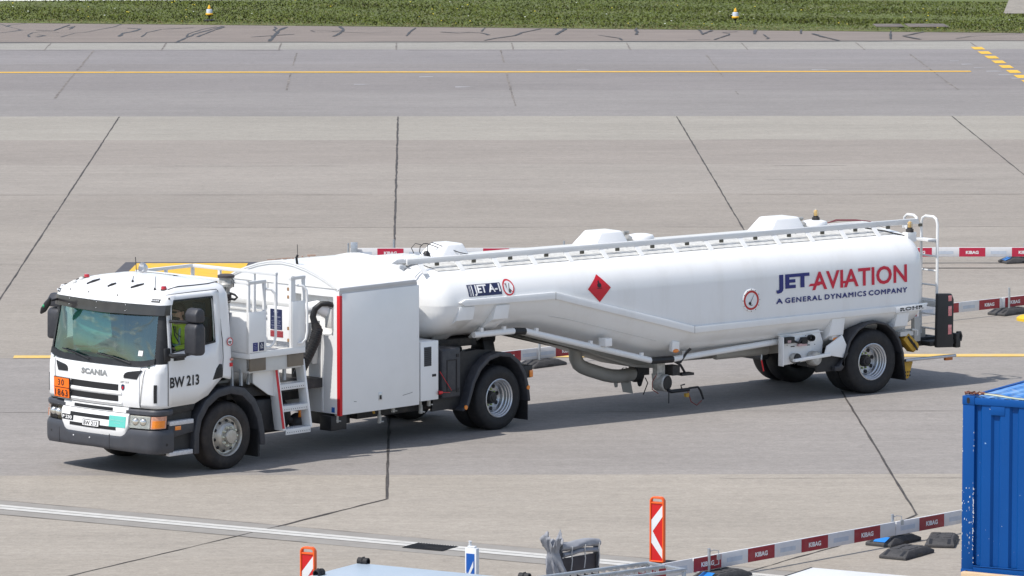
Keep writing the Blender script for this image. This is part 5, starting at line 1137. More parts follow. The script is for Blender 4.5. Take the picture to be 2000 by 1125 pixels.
# underframe, saddles, pipes, valves
BELLY = mat('belly_grey_paint', (.37, .355, .32), .5, var=.06, vscale=3, dirt=(.25, .22, .18), dirt_amt=.4, dscale=3)
b = MB()
for (xa, za), (xb, zb_) in zip(((-7.0, 1.46), (-4.4, .74), (1.9, .66)), ((-4.4, .74), (1.9, .66))):
    for y in (-.4, .4): b.prism([(xa, za), (xb, zb_), (xb, zb_+.22), (xa, za+.22)], 'y', y-.05, y+.05)
b.build('underframe', BELLY, L0)
b = MB(); b.prism([(-6.7, 1.42), (-6.4, 1.33), (-4.45, .70), (-3.95, .64), (-3.9, .82), (-4.5, .84), (-6.5, 1.36), (-7.2, 1.5)], 'y', -.42, .42); b.build('belly_sump', BELLY, L0, bevel=.02)
b = MB(); b.box(-8.95, -7.8, -.62, .62, 1.33, 1.46); b.build('kingpin_plate', STEELD, L0, bevel=.01)
for x0, x1, zt, zb_ in ((-8.62, -8.32, 2.04, 1.83), (-7.90, -7.63, 2.02, 1.80), (-.90, -.62, 1.315, 1.03), (.54, .80, 1.31, 1.08)):
    for sg in (-1, 1):
        b = MB(); b.add([(x0, sg*1.262, zt), (x1, sg*1.262, zt), (x1-.02, sg*1.235, zb_), (x0-.05, sg*1.235, zb_), (x0, sg*1.14, zt), (x1, sg*1.14, zt), (x1-.06, sg*.50, zb_-.42), (x0-.05, sg*.50, zb_-.42)], [(0, 1, 2, 3), (3, 2, 6, 7), (0, 3, 7, 4), (1, 5, 6, 2), (4, 7, 6, 5), (0, 4, 5, 1)]); b.build('saddle_bracket', TANKW, L0, bevel=.004)
zp = lambda x: interp([(-8.2, 1.60), (-7.15, 1.575), (-4.55, .905), (-4.2, .90), (-2.1, 1.0)], x)
for q in ([(-7.15, -1.0, zp(-7.15)-.03), (-4.55, -1.0, zp(-4.55)-.03)], [(-8.15, -1.0, 1.55), (-7.35, -1.0, 1.555)], [(-4.1, -1.0, .86), (-1.8, -1.0, .985)]): b = MB(); b.tube(q, .05, 10); b.build('side_pipe', TANKW, L0)
for q in ([(-7.35, -1.0, 1.555), (-7.13, -1.0, 1.535)], [(-4.56, -1.0, .87), (-4.1, -1.0, .86)]): b = MB(); b.tube(q, .057, 10); b.build('rubber_sleeve', BLACK, L0)
for x in (-8.0, -7.55, -6.9, -5.8, -4.75, -3.85): 
    b = MB(); b.box(x-.025, x+.025, -1.03, -.97, zp(x)-.03, zp(x)+.06); b.build('pipe_clip', TANKW, L0)
b = MB(); b.box(-5.62, -5.48, -1.16, -.98, 1.19, 1.32); b.build('small_box', TANKW, L0, bevel=.006)
b = MB(); b.tube([(-5.31, 0, 1.16), (-5.31, 0, .95), (-5.30, 0, .86), (-5.25, 0, .77), (-5.16, 0, .71), (-5.03, 0, .66), (-4.70, 0, .555), (-4.55, 0, .52), (-4.40, 0, .505), (-4.08, 0, .52)], .112, 16); b.lathe([(.16, 0), (.16, .035)], (-5.31, 0, 1.07), (0, 0, 1), 18); b.lathe([(.13, 0), (.13, .03)], (-4.25, 0, .51), (-1, 0, 0), 16); b.build('suction_pipe', BELLY, L0, angle=60)
b = MB(); b.prism([(-4.38, .46), (-4.18, .46), (-4.12, .20), (-4.32, .24)], 'y', -.02, .0); b.tube([(-4.47, 0, .44), (-4.46, 0, .33)], [.04, .025], 8); b.build('drain_flap', BELLY, L0)
b = MB(); b.box(-4.10, -3.86, -.12, .12, .50, .66); b.lathe([(.10, -.05), (.12, 0), (.12, .10), (.09, .14)], (-4.08, 0, .50), (1, -.2, 0), 14); b.lathe([(.05, 0), (.06, .06), (.03, .16), (.0005, .18)], (-3.98, -.02, .48), (0, 0, -1), 10); b.tube([(-3.9, -.06, .45), (-3.86, -.08, .36), (-3.97, -.1, .18)], .01, 6); b.build('suction_valve', STEELD, L0)
b = MB(); b.box(-4.30, -4.14, -.86, -.74, .60, .80); b.lathe([(.10, 0), (.14, .03), (.14, .22), (.12, .24)], (-4.22, -.72, .47), (.25, -1, 0), 18); b.tube([(-4.26, -.80, .62), (-4.24, -.8, .45)], .09, 10); b.build('outlet_valve', FITTING, L0)
b = MB(); b.lathe([(.115, .235), (.11, .25), (.0005, .25)], (-4.22, -.72, .47), (.25, -1, 0), 18); b.tube([(-4.16, -.96, .36), (-4.10, -.98, .33), (-3.75, -1.0, .34)], .03, 8); b.tube([(-3.9, -1.0, .36), (-3.92, -1.0, .42), (-3.84, -1.0, .43)], .012, 6); b.tube([(-3.75, -1.0, .36), (-3.58, -1.02, .37), (-3.52, -1.02, .30), (-3.46, -1.02, .16)], .018, 6); b.tube([(-4.14, -.96, .35), (-4.14, -.96, .14)], .01, 5); b.build('outlet_cap', BLACK, L0)
b = MB(); b.tube([(-3.78, -1.0, .33), (-3.72, -1.02, .14), (-3.60, -1.02, .07), (-3.50, -1.02, .14)], .009, 6); b.tube([(-4.3, -.85, .62), (-4.42, -.88, .50), (-4.42, -.88, .38), (-4.28, -.86, .30)], .008, 6); b.build('tether_cable', mat('wire_red', (.22, .05, .04), .6, var=.2), L0)
b = MB(); b.box(-3.82, -3.76, -1.02, -.96, .22, .28); b.build('yellow_tag', OCHRE, L0)
b = MB(); b.tube([(-4.1, -.98, .84), (-3.95, -1.02, .80), (-3.85, -1.05, .95), (-3.8, -1.1, 1.02)], .022, 6); b.box(-4.05, -3.9, -.95, -.75, .58, .74); b.box(-3.85, -3.60, -.95, -.8, .56, .60); b.tube([(-4.0, -.9, .82), (-3.85, -.9, .74), (-3.75, -.9, .60)], .02, 6); b.build('valve_linkage', STEELD, L0)
def side_lamp(x, z, y=-1.20):
    b = MB(); b.prism([(x-.075, z+.16), (x+.075, z+.13), (x+.075, z-.02), (x-.075, z-.02)], 'y', y-.005, y+.08); o = b.build('side_lamp', TANKW, L0, bevel=.004)
    b = MB(); b.sphere((x, y-.006, z-.01), .065, .018, .032); b.build('amber_lens', AMBER, o)
side_lamp(-4.13, 1.02, -1.12); side_lamp(-.78, .97, -1.20)
# valve cabinet in front of the wheels
b = MB(); b.prism([(-2.06, .62), (-1.98, .60), (-1.15, .66), (-1.12, .93), (-1.2, 1.14), (-2.06, 1.09)], 'y', -1.14, -1.12); b.box(-2.07, -2.05, -1.24, -1.12, .60, 1.08); b.box(-2.05, -1.12, -1.15, -.85, 1.09, 1.105); vb = b.build('valve_cabinet', TANKW, L0, bevel=.003); vb.location.x = .12
b = MB(); b.prism([(-1.85, .66), (-1.08, .70), (-1.08, .755), (-1.85, .71)], 'y', -1.30, -1.22); b.build('valve_step', TANKW, vb, bevel=.006)
b = MB(); b.box(-2.02, -1.82, -1.24, -1.13, .97, 1.07); b.lathe([(.05, 0), (.06, .05), (.05, .10)], (-1.42, -1.14, 1.02), (0, -1, 0), 12); b.box(-1.62, -1.50, -1.20, -1.13, .93, 1.04); b.tube([(-1.82, -1.18, 1.0), (-1.7, -1.2, .96), (-1.62, -1.18, 1.02)], .022, 6); b.build('air_valves', BLACK, vb)
b = MB(); b.box(-1.97, -1.90, -1.245, -1.238, .98, 1.02); b.box(-1.70, -1.52, -1.20, -1.16, .90, .94); b.build('valve_tags', mat('pink_tag', (.60, .40, .40), .5, var=.3), vb)
b = MB(); b.lathe([(.075, 0), (.085, .03), (.085, .10)], (-1.78, -1.14, .71), (.15, -1, 0), 18); b.lathe([(.11, 0), (.12, .03), (.12, .14), (.10, .17), (.0005, .18)], (-1.38, -1.12, .68), (.1, -1, 0), 20); b.build('hose_couplings', FITTING, vb)
b = MB(); b.lathe([(.084, .098), (.078, .125), (.0005, .13)], (-1.78, -1.14, .71), (.15, -1, 0), 18)
for x, z in ((-1.78, .90), (-1.45, .90)): b.box(x-.04, x+.04, -1.146, -1.138, z-.008, z+.008)
for x, z in ((-1.9, .93), (-1.3, .9), (-1.65, .97), (-1.5, 1.06)): b.box(x-.006, x+.006, -1.146, -1.139, z-.006, z+.006)
b.build('coupling_caps', BLACK, vb)
b = MB(); b.tube([(-2.25, -1.05, .80), (-2.28, -1.08, .70)], .014, 6); b.build('lever_arm', FITTING, L0)
b = MB(); b.tube([(-2.28, -1.08, .72), (-2.245, -1.10, .53)], .012, 8); b.build('lever_grip', RED, L0)
b = MB(); b.lathe([(.0005, 0), (.07, 0), (.08, .03), (.08, 1.1), (.07, 1.13), (.0005, 1.13)], (-2.9, -.62, .80), (1, 0, 0), 18); b.build('air_reservoir', BELLY, L0)
for sg in (-1, 1):
    wheel(L0, 0, sg*1.245, .543, .30, sg, 'dish', RUBBER, RIM); wheel(L0, 0, sg*.905, .543, .30, sg, 'dish', RUBBER, RIM)
b = MB(); b.tube([(0, -1.05, .53), (0, 1.05, .53)], .10, 12)
for y in (-.45, .45): b.prism([(-.75, .62), (-.05, .70), (.55, .62), (.55, .70), (-.05, .80), (-.75, .72)], 'y', y-.05, y+.05); b.lathe([(.14, 0), (.15, .1), (.13, .2)], (.42, y, .58), (0, 0, 1), 14)
b.box(-.4, .3, -.2, .2, .36, .5); b.build('axle', STEELD, L0)
AO2 = [(-.86, .44), (-.72, .44), (-.66, .50), (-.64, .72), (-.55, .94), (-.38, 1.11), (-.16, 1.20), (.06, 1.215), (.28, 1.16), (.46, 1.03), (.58, .86), (.66, .64), (.68, .50)]
AI2 = [(-.86, .52), (-.78, .52), (-.73, .56), (-.595, .72), (-.51, .91), (-.35, 1.07), (-.15, 1.155), (.05, 1.17), (.26, 1.12), (.42, 1.0), (.54, .83), (.62, .63), (.64, .50)]
for sg in (-1, 1):
    y0, y1 = (-1.295, -.58) if sg < 0 else (.58, 1.295)
    b = MB(); b.ring(AO2, AI2, 'y', y0, y1, closed=False); b.build('mudguard', mat('mudguard_black', (.035, .036, .042), .45, var=.15, vscale=8, dirt=(.12, .12, .12), dirt_amt=.3, dscale=6), L0, bevel=.012, angle=50)
    b = MB(); b.prism([(.60, .62), (.66, .62), (.72, .17), (.70, .17)], 'y', y0+.01, y1-.01); b.build('mud_flap', RUBBER, L0)
    b = MB(); b.prism([(-1.07, .73), (-.66, .65), (-.60, .86), (-.69, 1.03), (-1.02, .87)], 'y', (y0+.02) if sg < 0 else y1-.05, (y0+.05) if sg < 0 else y1-.02); b.build('mudguard_plate', TANKW, L0, bevel=.003)
    b = MB(); b.prism([(-1.2, .44), (-.70, .44), (-.66, .70), (-1.2, .74)], 'y', (y0+.08) if sg < 0 else y1-.12, (y0+.12) if sg < 0 else y1-.08); b.build('inner_splash', BLACKP, L0)
# rear end: frame, underrun bar, light boards, chock, ladder base
b = MB(); b.prism([(.88, .66), (1.95, .66), (1.95, .80), (.88, .80)], 'y', -.9, -.82); b.prism([(.88, .66), (1.95, .66), (1.95, .80), (.88, .80)], 'y', .82, .9); b.box(1.9, 2.02, -1.2, 1.2, .62, .76); b.box(1.90, 1.98, -1.22, -1.02, .62, .86); b.box(1.90, 1.98, 1.02, 1.22, .62, .86); b.box(1.35, 1.95, -1.18, -.95, .68, .76); b.build('rear_frame', STEELD, L0, bevel=.01)
b = MB(); b.tube([(1.99, -1.14, .86), (2.06, -1.14, .86), (2.08, -1.14, .80), (2.06, -1.14, .72)], .028, 8); b.build('tow_eye', STEELD, L0)
for q in ((.92, 1.02, -.92, -.80, .75, 1.20), (1.20, 1.34, -.95, -.86, .75, 1.16)): b = MB(); b.box(*q); b.build('rear_upright', GREYW, L0, bevel=.006)
b = MB(); b.tube([(.72, -1.26, .50), (1.85, -1.26, .50)], .025, 8); b.build('side_guard_bar', ALU, L0)
b = MB(); b.box(1.62, 1.78, -1.27, -1.22, .43, .49); b.build('rear_side_marker', mat('dark_amber', (.45, .13, .02), .3, var=.2), L0, bevel=.004)
b = MB(); b.box(1.83, 1.92, -1.13, 1.13, 1.27, 1.37); b.build('rear_crossbeam', GREYW, L0, bevel=.006)
for sg in (-1, 1):
    b = MB(); b.prism([(1.43, .66), (1.80, .64), (1.81, 1.45), (1.76, 1.55), (1.45, 1.57)], 'y', min(sg*1.26, sg*1.18), max(sg*1.26, sg*1.18)); lb = b.build('lamp_board', mat('lamp_board_black', (.018, .018, .020), .5, var=.2), L0, bevel=.02, seg=3)
    if sg < 0:
        for z0, z1 in ((1.425, 1.52), (1.175, 1.345), (.865, 1.03)):
            b = MB(); b.box(1.675, 1.755, -1.266, -1.25, z0, z1); b.build('lamp_window', PINKLENS, lb, bevel=.012)
b = MB(); b.prism([(.70, .46), (.95, .46), (.85, .18), (.70, .18)], 'y', -1.20, -1.04); b.build('wheel_chock', OCHRE, L0, bevel=.01); b = MB(); b.prism([(.72, .84), (.95, .61), (1.08, .69), (1.05, .76), (.84, .94)], 'y', -1.21, -1.04); ck = b.build('wheel_chock', OCHRE, L0, bevel=.01)
b = MB()
for i in range(3): b.prism([(.80+.06*i, .88-.06*i), (.90+.06*i, .76-.06*i), (.92+.06*i, .78-.06*i), (.83+.06*i, .90-.06*i)], 'y', -1.226, -1.20)
for i in range(8): b.box(.72+.05*(i % 4), .74+.05*(i % 4), -1.206, -1.19, .22+.06*(i//4), .245+.06*(i//4))
b.build('chock_holes', BLACK, ck)
b = MB(); b.box(.66, .95, -1.20, -.95, .90, .97); b.tube([(.92, -1.2, 1.0), (1.0, -1.24, .98), (1.0, -1.24, .90)], .02, 6); b.build('chock_carrier', GREYW, L0)

# ------------------------------------------------------------------ driver
def skin_body(name, verts, edges, radii, m, parent, sub=2):
    me = bpy.data.meshes.new(name); me.from_pydata(verts, edges, []); o = bpy.data.objects.new(name, me); COL.objects.link(o)
    md = o.modifiers.new('skin', 'SKIN'); md.use_smooth_shade = True
    for i, r_ in enumerate(radii):
        sv = me.skin_vertices[0].data[i]; sv.radius = r_ if isinstance(r_, tuple) else (r_, r_); sv.use_root = (i == 0)
    o.modifiers.new('smooth', 'SUBSURF').levels = sub; o.modifiers['smooth'].render_levels = sub
    dg = bpy.context.evaluated_depsgraph_get(); me2 = bpy.data.meshes.new_from_object(o.evaluated_get(dg)); bpy.data.objects.remove(o)
    return link_mesh(name, me2, m, parent, angle=180)
PW = TROOT.location + Matrix.Rotation(R(46.1), 3, 'Z') @ Vector((-.33, -.60, 0))
DR = thing('person', 'driver with sunglasses and yellow hi-vis jacket looking down behind the side window', 'person', (PW.x, PW.y, 1.66), R(46.1))
V = []; E_ = []; RD = []
def nd(p, r_, par=None):
    V.append(p); RD.append(r_)
    if par is not None: E_.append((par, len(V)-1))
    return len(V)-1
hp_ = nd((.05, 0, .10), (.15, .13)); ch = nd((.0, 0, .32), (.155, .12), hp_); sh = nd((-.03, 0, .48), (.12, .10), ch); nk = nd((-.06, 0, .575), .058, sh); jw = nd((-.10, 0, .635), .066, nk); hd = nd((-.10, 0, .70), (.085, .095), jw); cr_ = nd((-.085, 0, .765), (.072, .082), hd)
nd((-.185, 0, .665), .015, jw) if False else None
for sg in (-1, 1):
    s1 = nd((-.03, sg*.17, .46), .065, sh); el = nd((-.10, sg*.24, .20), .048, s1); wr = nd((-.33, sg*.13, .17), .032, el); pm = nd((-.41, sg*.10, .17), (.040, .02), wr)
    for k, (dy, ln) in enumerate(((-.030, .070), (-.010, .080), (.010, .078), (.028, .062))):
        a = nd((-.445, sg*(.10)+dy, .168), .0095, pm); c = nd((-.445-ln*.55, sg*.10+dy, .150), .009, a); nd((-.445-ln*.75, sg*.10+dy, .118), .008, c)
    a = nd((-.40, sg*.06, .178), .012, pm); nd((-.435, sg*.045, .170), .009, a)
    th = nd((-.16, sg*.10, .10), .085, hp_); kn = nd((-.46, sg*.13, .12), .062, th); an = nd((-.52, sg*.12, -.24), .042, kn); nd((-.66, sg*.13, -.28), .038, an)
skin_body('body', V, E_, RD, SKIN, DR)
jk = []; je = []; jr = []
def nj(p, r_, par=None):
    jk.append(p); jr.append(r_)
    if par is not None: je.append((par, len(jk)-1))
    return len(jk)-1
a = nj((.05, 0, .08), (.172, .150)); c = nj((.0, 0, .30), (.178, .142), a); d_ = nj((-.03, 0, .475), (.138, .118), c); nj((-.055, 0, .545), .072, d_)
for sg in (-1, 1):
    s1 = nj((-.03, sg*.175, .46), .080, d_); el = nj((-.10, sg*.245, .20), .064, s1); nj((-.31, sg*.14, .17), .046, el)
jo = skin_body('jacket', jk, je, jr, HIVIS, DR)
b = MB()
for z, r1, r2 in ((.20, .192, .160), (.10, .190, .166)):
    b.lathe([(1, -.022), (1.015, 0), (1, .022)], (0, 0, 0), (0, 0, 1), 28); k = len(b.v)-84
    for i in range(k, len(b.v)): x, y, zz = b.v[i]; b.v[i] = (x*r2+.02, y*r1, zz+z)
b.tube([(-.135, -.09, .16), (-.155, -.085, .30), (-.13, -.08, .44), (-.06, -.085, .53)], .018, 6); b.tube([(-.10, -.255, .25), (-.10, -.26, .21)], .07, 10); b.build('reflective_tape', REFLEX, DR)
b = MB(); b.tube([(-.16, .02, .50), (-.185, -.03, .36), (-.17, -.10, .26)], .010, 6); b.tube([(-.165, -.02, .50), (-.18, -.05, .40), (-.15, -.12, .34)], .008, 6); b.build('lanyard', BLACK, DR)
tk = [(.06, 0, .08)]; te = []; tr_ = [(.155, .135)]
for sg in (-1, 1):
    o_ = len(tk); tk += [(-.16, sg*.10, .10), (-.46, sg*.13, .12), (-.52, sg*.12, -.22)]; tr_ += [.098, .075, .056]; te += [(0, o_), (o_, o_+1), (o_+1, o_+2)]
skin_body('trousers', tk, te, tr_, mat('dark_trousers', (.03, .035, .05), .8, var=.15), DR)
b = MB(); b.sphere((-.065, 0, .765), .105, .094, .082, 18, 10); b.sphere((-.005, 0, .70), .062, .086, .10, 14, 8); b.build('hair', HAIR, DR)
b = MB(); b.box(-.198, -.180, -.075, .075, .698, .726); b.tube([(-.185, -.078, .715), (-.05, -.094, .722)], .005, 5); b.tube([(-.185, .078, .715), (-.05, .094, .722)], .005, 5); b.build('sunglasses', BLACK, DR, bevel=.006)
b = MB(); b.prism([(-.185, .71), (-.212, .672), (-.185, .664)], 'y', -.014, .014); b.sphere((-.075, -.093, .695), .018, .010, .028, 10, 6); b.sphere((-.075, .093, .695), .018, .010, .028, 10, 6); b.box(-.176, -.170, -.025, .025, .636, .642); b.build('nose_and_ears', SKIN, DR, bevel=.003)
b = MB(); b.sphere((-.118, 0, .612), .060, .062, .042, 14, 8); b.build('beard', HAIR, DR)

# ------------------------------------------------------------------ edge markers in the grass
def edge_marker(x, y, label, plate, rz=0):
    t = thing('edge_marker', label, 'marker light', (x, y, .05), rz, 'yellow taxiway edge markers in the grass'); t.scale = (.70, .70, .70)
    b = MB(); b.lathe([(.02, 0), (.02, .12), (.03, .14), (.12, .24), (.14, .26)], (0, 0, 0), (0, 0, 1), 16)
    if plate: b.lathe([(.30, 0), (.30, .02), (.02, .03)], (0, 0, 0), (0, 0, 1), 20)
    b.build('stem', STEELD, t)
    b = MB(); b.lathe([(.14, .255), (.178, .265), (.185, .31), (.165, .35), (.12, .352)], (0, 0, 0), (0, 0, 1), 20); b.build('collar', mat('marker_yellow', (.80, .42, .01), .5, var=.06), t)
    b = MB(); b.lathe([(.145, .35), (.15, .48), (.135, .535), (.07, .55)], (0, 0, 0), (0, 0, 1), 20); b.build('lamp_band', mat('marker_white', (.62, .66, .76), .35, var=.12, vscale=20), t)
    b = MB(); b.lathe([(.05, .545), (.05, .575)], (0, 0, 0), (0, 0, 1), 12); b.build('neck', BLACK, t)
    b = MB(); b.lathe([(.088, .572), (.085, .60), (.04, .71), (.012, .755), (.0005, .757)], (0, 0, 0), (0, 0, 1), 18); b.build('cap', MATS['marker_yellow'], t)
edge_marker(-6.841, 189.6, 'yellow and white taxiway marker on a dark round foot in the grass, far left', True)
edge_marker(11.167, 187.75, 'yellow and white taxiway marker without a foot plate in the grass, right of centre', False)

# ------------------------------------------------------------------ barrier boards, posts and rubber feet
BRED = mat('board_red', (.32, .018, .030), .5, var=.08, vscale=6, dirt=(.40, .20, .18), dirt_amt=.25, dscale=7)
BREDB = mat('board_bright_red', (.48, .018, .055), .5, var=.06, vscale=6)
BWHT = mat('board_white', (.68, .68, .69), .5, var=.04, vscale=5, dirt=(.48, .46, .42), dirt_amt=.35, dscale=6)
FAINT = mat('faded_print', (.50, .55, .62), .6, var=.08, vscale=10)
def board(px, py, deg, s0, s1, reds, label, red=BRED, z0=.135, z1=.325, grp='red and white barrier boards'):
    """(px,py) is s=0 on the line; board runs from s0 to s1"""
    a = R(deg); t = thing('barrier_board', label, 'barrier', (px+s0*math.cos(a), py+s0*math.sin(a), 0), a, grp); L_ = s1-s0
    b = MB(); b.box(0, L_, -.014, .014, z0, z1); b.build('board', BWHT, t, bevel=.004)
    prev = 0
    for (ra, rb, txt) in reds:
        xa, xb = max(0, ra-s0), min(L_, rb-s0)
        if xb-xa < .02: continue
        b = MB(); b.box(xa, xb, -.0165, -.0145, z0+.003, z1-.008); o = b.build('red_panel', red, t, smooth=False)
        if txt:
            c = (ra+rb)/2-s0; w = .13
            lettering('board_lettering', txt, PRINTW, o, side_rect(c-w, c+w, z0+.055, z1-.07, -.0185), bold=.04)
    # worn grey-blue panels on the white fields
    edges = sorted([0] + [max(0, q-s0) for r_ in reds for q in r_[:2]] + [L_])
    for i in range(0, len(edges)-1, 2):
        xa, xb = edges[i], edges[i+1]
        if xb-xa > .35: m_ = (xa+xb)/2; b = MB(); b.box(m_-.16, m_+.16, -.0162, -.0145, z0+.055, z1-.075); b.build('worn_print', FAINT, t, smooth=False)
    return t
def post(px, py, label, h=.42, clamp=True, front=-.035):
    t = thing('barrier_post', label, 'post', (px, py, .085), R(46), 'galvanised barrier posts')
    b = MB(); b.lathe([(.021, 0), (.021, h-.085), (.016, h-.083), (.0005, h-.083)], (0, 0, 0), (0, 0, 1), 14); b.lathe([(.034, .0), (.034, .012), (.022, .02)], (0, 0, 0), (0, 0, 1), 14); b.build('tube', GALV, t)
    if clamp:
        b = MB(); b.tube([(0, 0, h-.13), (.06, -.02, h-.11), (.13, -.055, h-.12), (.13, -.06, h-.30), (.05, -.05, h-.31)], .006, 6); b.box(.10, .16, -.07, -.05, h-.24, h-.17); b.build('hook_clamp', GALV, t)
    return t
FOOTR = mat('recycled_rubber', (.052, .051, .053), .85, var=.25, vscale=14, bump=.7, bscale=55, dirt=(.12, .115, .11), dirt_amt=.4, dscale=5)
def foot(px, py, deg, label, blue=None):
    t = thing('rubber_foot', label, 'barrier foot', (px, py, 0), R(deg), 'rubber barrier feet')
    b = MB(); lo = [(-.42, -.205), (.42, -.205), (.42, .205), (-.42, .205)]; hi = [(-.24, -.165), (.24, -.165), (.24, .165), (-.24, .165)]
    b.add([(x, y, 0) for x, y in lo]+[(x, y, .045) for x, y in lo]+[(x, y, .115) for x, y in hi], [(3, 2, 1, 0)]+[(i, (i+1) % 4, 4+(i+1) % 4, 4+i) for i in range(4)]+[(4+i, 4+(i+1) % 4, 8+(i+1) % 4, 8+i) for i in range(4)]+[(8, 9, 10, 11)])
    b.build('block', FOOTR, t, bevel=.012)
    b = MB()
    for sx in (-1, 1):
        for y in (-.125, .125): b.add([(sx*.27, y-.022, .106), (sx*.40, y-.022, .056), (sx*.40, y+.022, .056), (sx*.27, y+.022, .106), (sx*.28, y-.022, .080), (sx*.40, y-.022, .040), (sx*.40, y+.022, .040), (sx*.28, y+.022, .080)], [(0, 1, 2, 3), (4, 5, 6, 7), (0, 4, 5, 1), (3, 7, 6, 2), (1, 5, 6, 2), (0, 4, 7, 3)])
    for y in (-.2065, .2005): b.box(-.07, .07, y, y+.006, .005, .05)
    b.build('grip_slots', BLACK, t, smooth=False)
    b = MB()
    for x0, x1, y0, y1 in ((-.21, -.09, -.14, -.03), (-.06, .06, -.14, -.05), (.09, .21, -.14, -.03), (-.21, -.09, .03, .14), (.09, .21, .03, .14), (-.06, .06, .06, .14)): b.box(x0, x1, y0, y1, .110, .124)
    b.build('top_ribs', FOOTR, t, bevel=.006)
    if blue is not None:
        sx = blue; b = MB(); b.add([(sx*.262, -.095, .112), (sx*.395, -.095, .060), (sx*.395, .095, .060), (sx*.262, .095, .112)], [(0, 1, 2, 3)]); o = b.build('blue_reflector', mat('reflector_blue', (.02, .20, .58), .35, var=.06), t, smooth=False); o.location.z = .004
    return t
KB = 'KIBAG'
board(6.655, 74.550, 46.6, 0.02, 3.2, [(.527, 1.08, KB), (1.64, 2.19, KB)], 'barrier board ending at the blue container, front row')
board(6.655, 74.550, 46.6, -4.26, 0.0, [(-4.26, -3.70, KB), (-3.15, -2.597, KB), (-2.03, -1.467, KB), (-.90, -.338, KB)], 'front barrier board with four dark red panels between the two front posts')
board(6.655, 74.550, 46.6, -7.6, -4.28, [(-5.37, -4.82, KB), (-6.48, -5.93, KB)], 'barrier board behind the galvanised trailer frame at the bottom edge')
post(6.627, 74.60, 'galvanised post holding the front barrier beside the blue-tipped rubber foot'); post(3.95, 71.66, 'galvanised post holding the front barrier next to the red chevron beacon')
b = MB(); b.box(-.05, .05, -.045, -.018, .20, .26); o = b.build('wooden_block', mat('block_wood', (.48, .33, .18), .8, var=.2, stretch=(1, 6, 6)), None, bevel=.004); o.location = (6.60, 74.56, 0); o.rotation_euler = (0, 0, R(46)); tag(o, 'small wooden wedge at the front barrier post', 'wood block')
m_ = [(1.44, 1.92), (2.534, 3.1)]
M0 = (11.172, 102.0-.03); cs = math.cos(R(40.73)); sx = lambda x: (x-11.172)/cs
board(*M0, 40.73, sx(11.06), sx(16), [(sx(11.114), sx(11.114)+.55, KB), (sx(11.114)+1.1, sx(11.114)+1.65, KB)], 'middle row barrier board leaving the frame on the right, dark red panel at the post')
board(*M0, 40.73, sx(7.6), sx(11.05), [(sx(9.75), sx(10.167), KB), (sx(10.583), sx(11.0), KB), (sx(8.9), sx(9.32), '')], 'middle row barrier board just right of the tank trailer lamp board')
board(*M0, 40.73, sx(2.24), sx(6.4), [(sx(2.534), sx(2.95), KB), (sx(3.37), sx(3.79), KB), (sx(4.2), sx(4.62), KB), (sx(5.04), sx(5.46), KB)], 'middle row barrier board seen under the trailer belly, right of its post')
board(*M0, 40.73, sx(-1.0), sx(2.225), [(sx(1.50), sx(1.92), KB), (sx(.66), sx(1.08), KB)], 'middle row barrier board seen behind the rear tractor wheel')
post(11.20, 101.93, 'galvanised post of the middle barrier right of the tank trailer', .50, False); post(2.255, 94.24, 'galvanised post of the middle barrier under the trailer belly', .50, False)
board(-1.18, 110.95, 0, 0, 4.3, [(.549, 1.078, KB), (1.62, 2.15, KB), (2.69, 3.22, KB)], 'far barrier board above the truck roof', BREDB)
board(-1.18, 110.95, 0, 4.33, 8.6, [(5.4, 5.93, KB), (6.5, 7.03, KB)], 'far barrier board mostly hidden behind the tank top rail', BREDB)
board(-1.18, 110.95, 0, 8.63, 12.88, [(9.2, 9.73, KB), (11.25, 11.80, '')], 'far barrier board just right of the trailer ladder left panel', BREDB) if False else None
board(-1.18, 110.95, 0, 8.63, 16.5, [(9.1, 9.63, KB), (10.2, 10.73, KB), (11.26, 11.79, KB), (12.345, 12.875, KB), (13.416, 13.95, KB), (14.5, 15.03, KB)], 'far barrier board right of the trailer ladder with bright red panels', BREDB)
post(-1.22, 110.98, 'end post of the far barrier above the truck box roof', .42, False); post(.0-.3, 111.3, 'thin post standing behind the far barrier', .46, False); post(3.15, 111.0, 'post of the far barrier just above the tank rail', .46, False); post(12.5, 111.0, 'post of the far barrier above the foot with blue end', .40, False)
b = MB(); b.box(-.07, .07, -.03, -.012, .0, .45); o = b.build('end_stake', GALV, None, bevel=.006); o.location = (-1.10, 110.90, 0); tag(o, 'flat galvanised stake at the end of the far barrier', 'stake')
b = MB(); b.box(-.25, .25, -.1, .1, 0, .20); o = b.build('cardboard_block', mat('cardboard', (.50, .34, .20), .8, var=.15), None, bevel=.01); o.location = (-.62, 111.4, .02); tag(o, 'brown block lying behind the far barrier end', 'block')
foot(6.658, 74.765, 55, 'rubber foot with bright blue end under the front barrier post, beside the container', -1)
foot(6.742, 73.66, 57, 'plain dark rubber foot lying nearest the camera in front of the barrier')
foot(7.318, 74.70, 80, 'dark rubber foot lying end-on against the blue container')
foot(4.12, 71.78, 50, 'rubber foot with blue end at the bottom edge under the front barrier', -1)
foot(12.44, 111.1, 20, 'distant rubber foot with blue end under the far barrier on the right', -1)
foot(-.55, 111.9, 20, 'distant black rubber foot behind the far barrier end')
foot(2.30, 94.35, 46, 'grey rubber foot under the middle barrier post below the trailer belly'); foot(11.23, 102.05, 46, 'grey rubber foot under the middle barrier post at the right')
b = MB(); b.lathe([(.0005, .10), (.22, .10), (.30, .085), (.36, .05), (.36, .0)], (0, 0, 0), (0, 0, 1), 28); o = b.build('cable_cover', mat('cable_cover_yellow', (.70, .46, .02), .5, var=.08), None); o.location = (11.60, 101.0, 0); tag(o, 'yellow low round cover on the concrete at the right edge', 'ground cover')

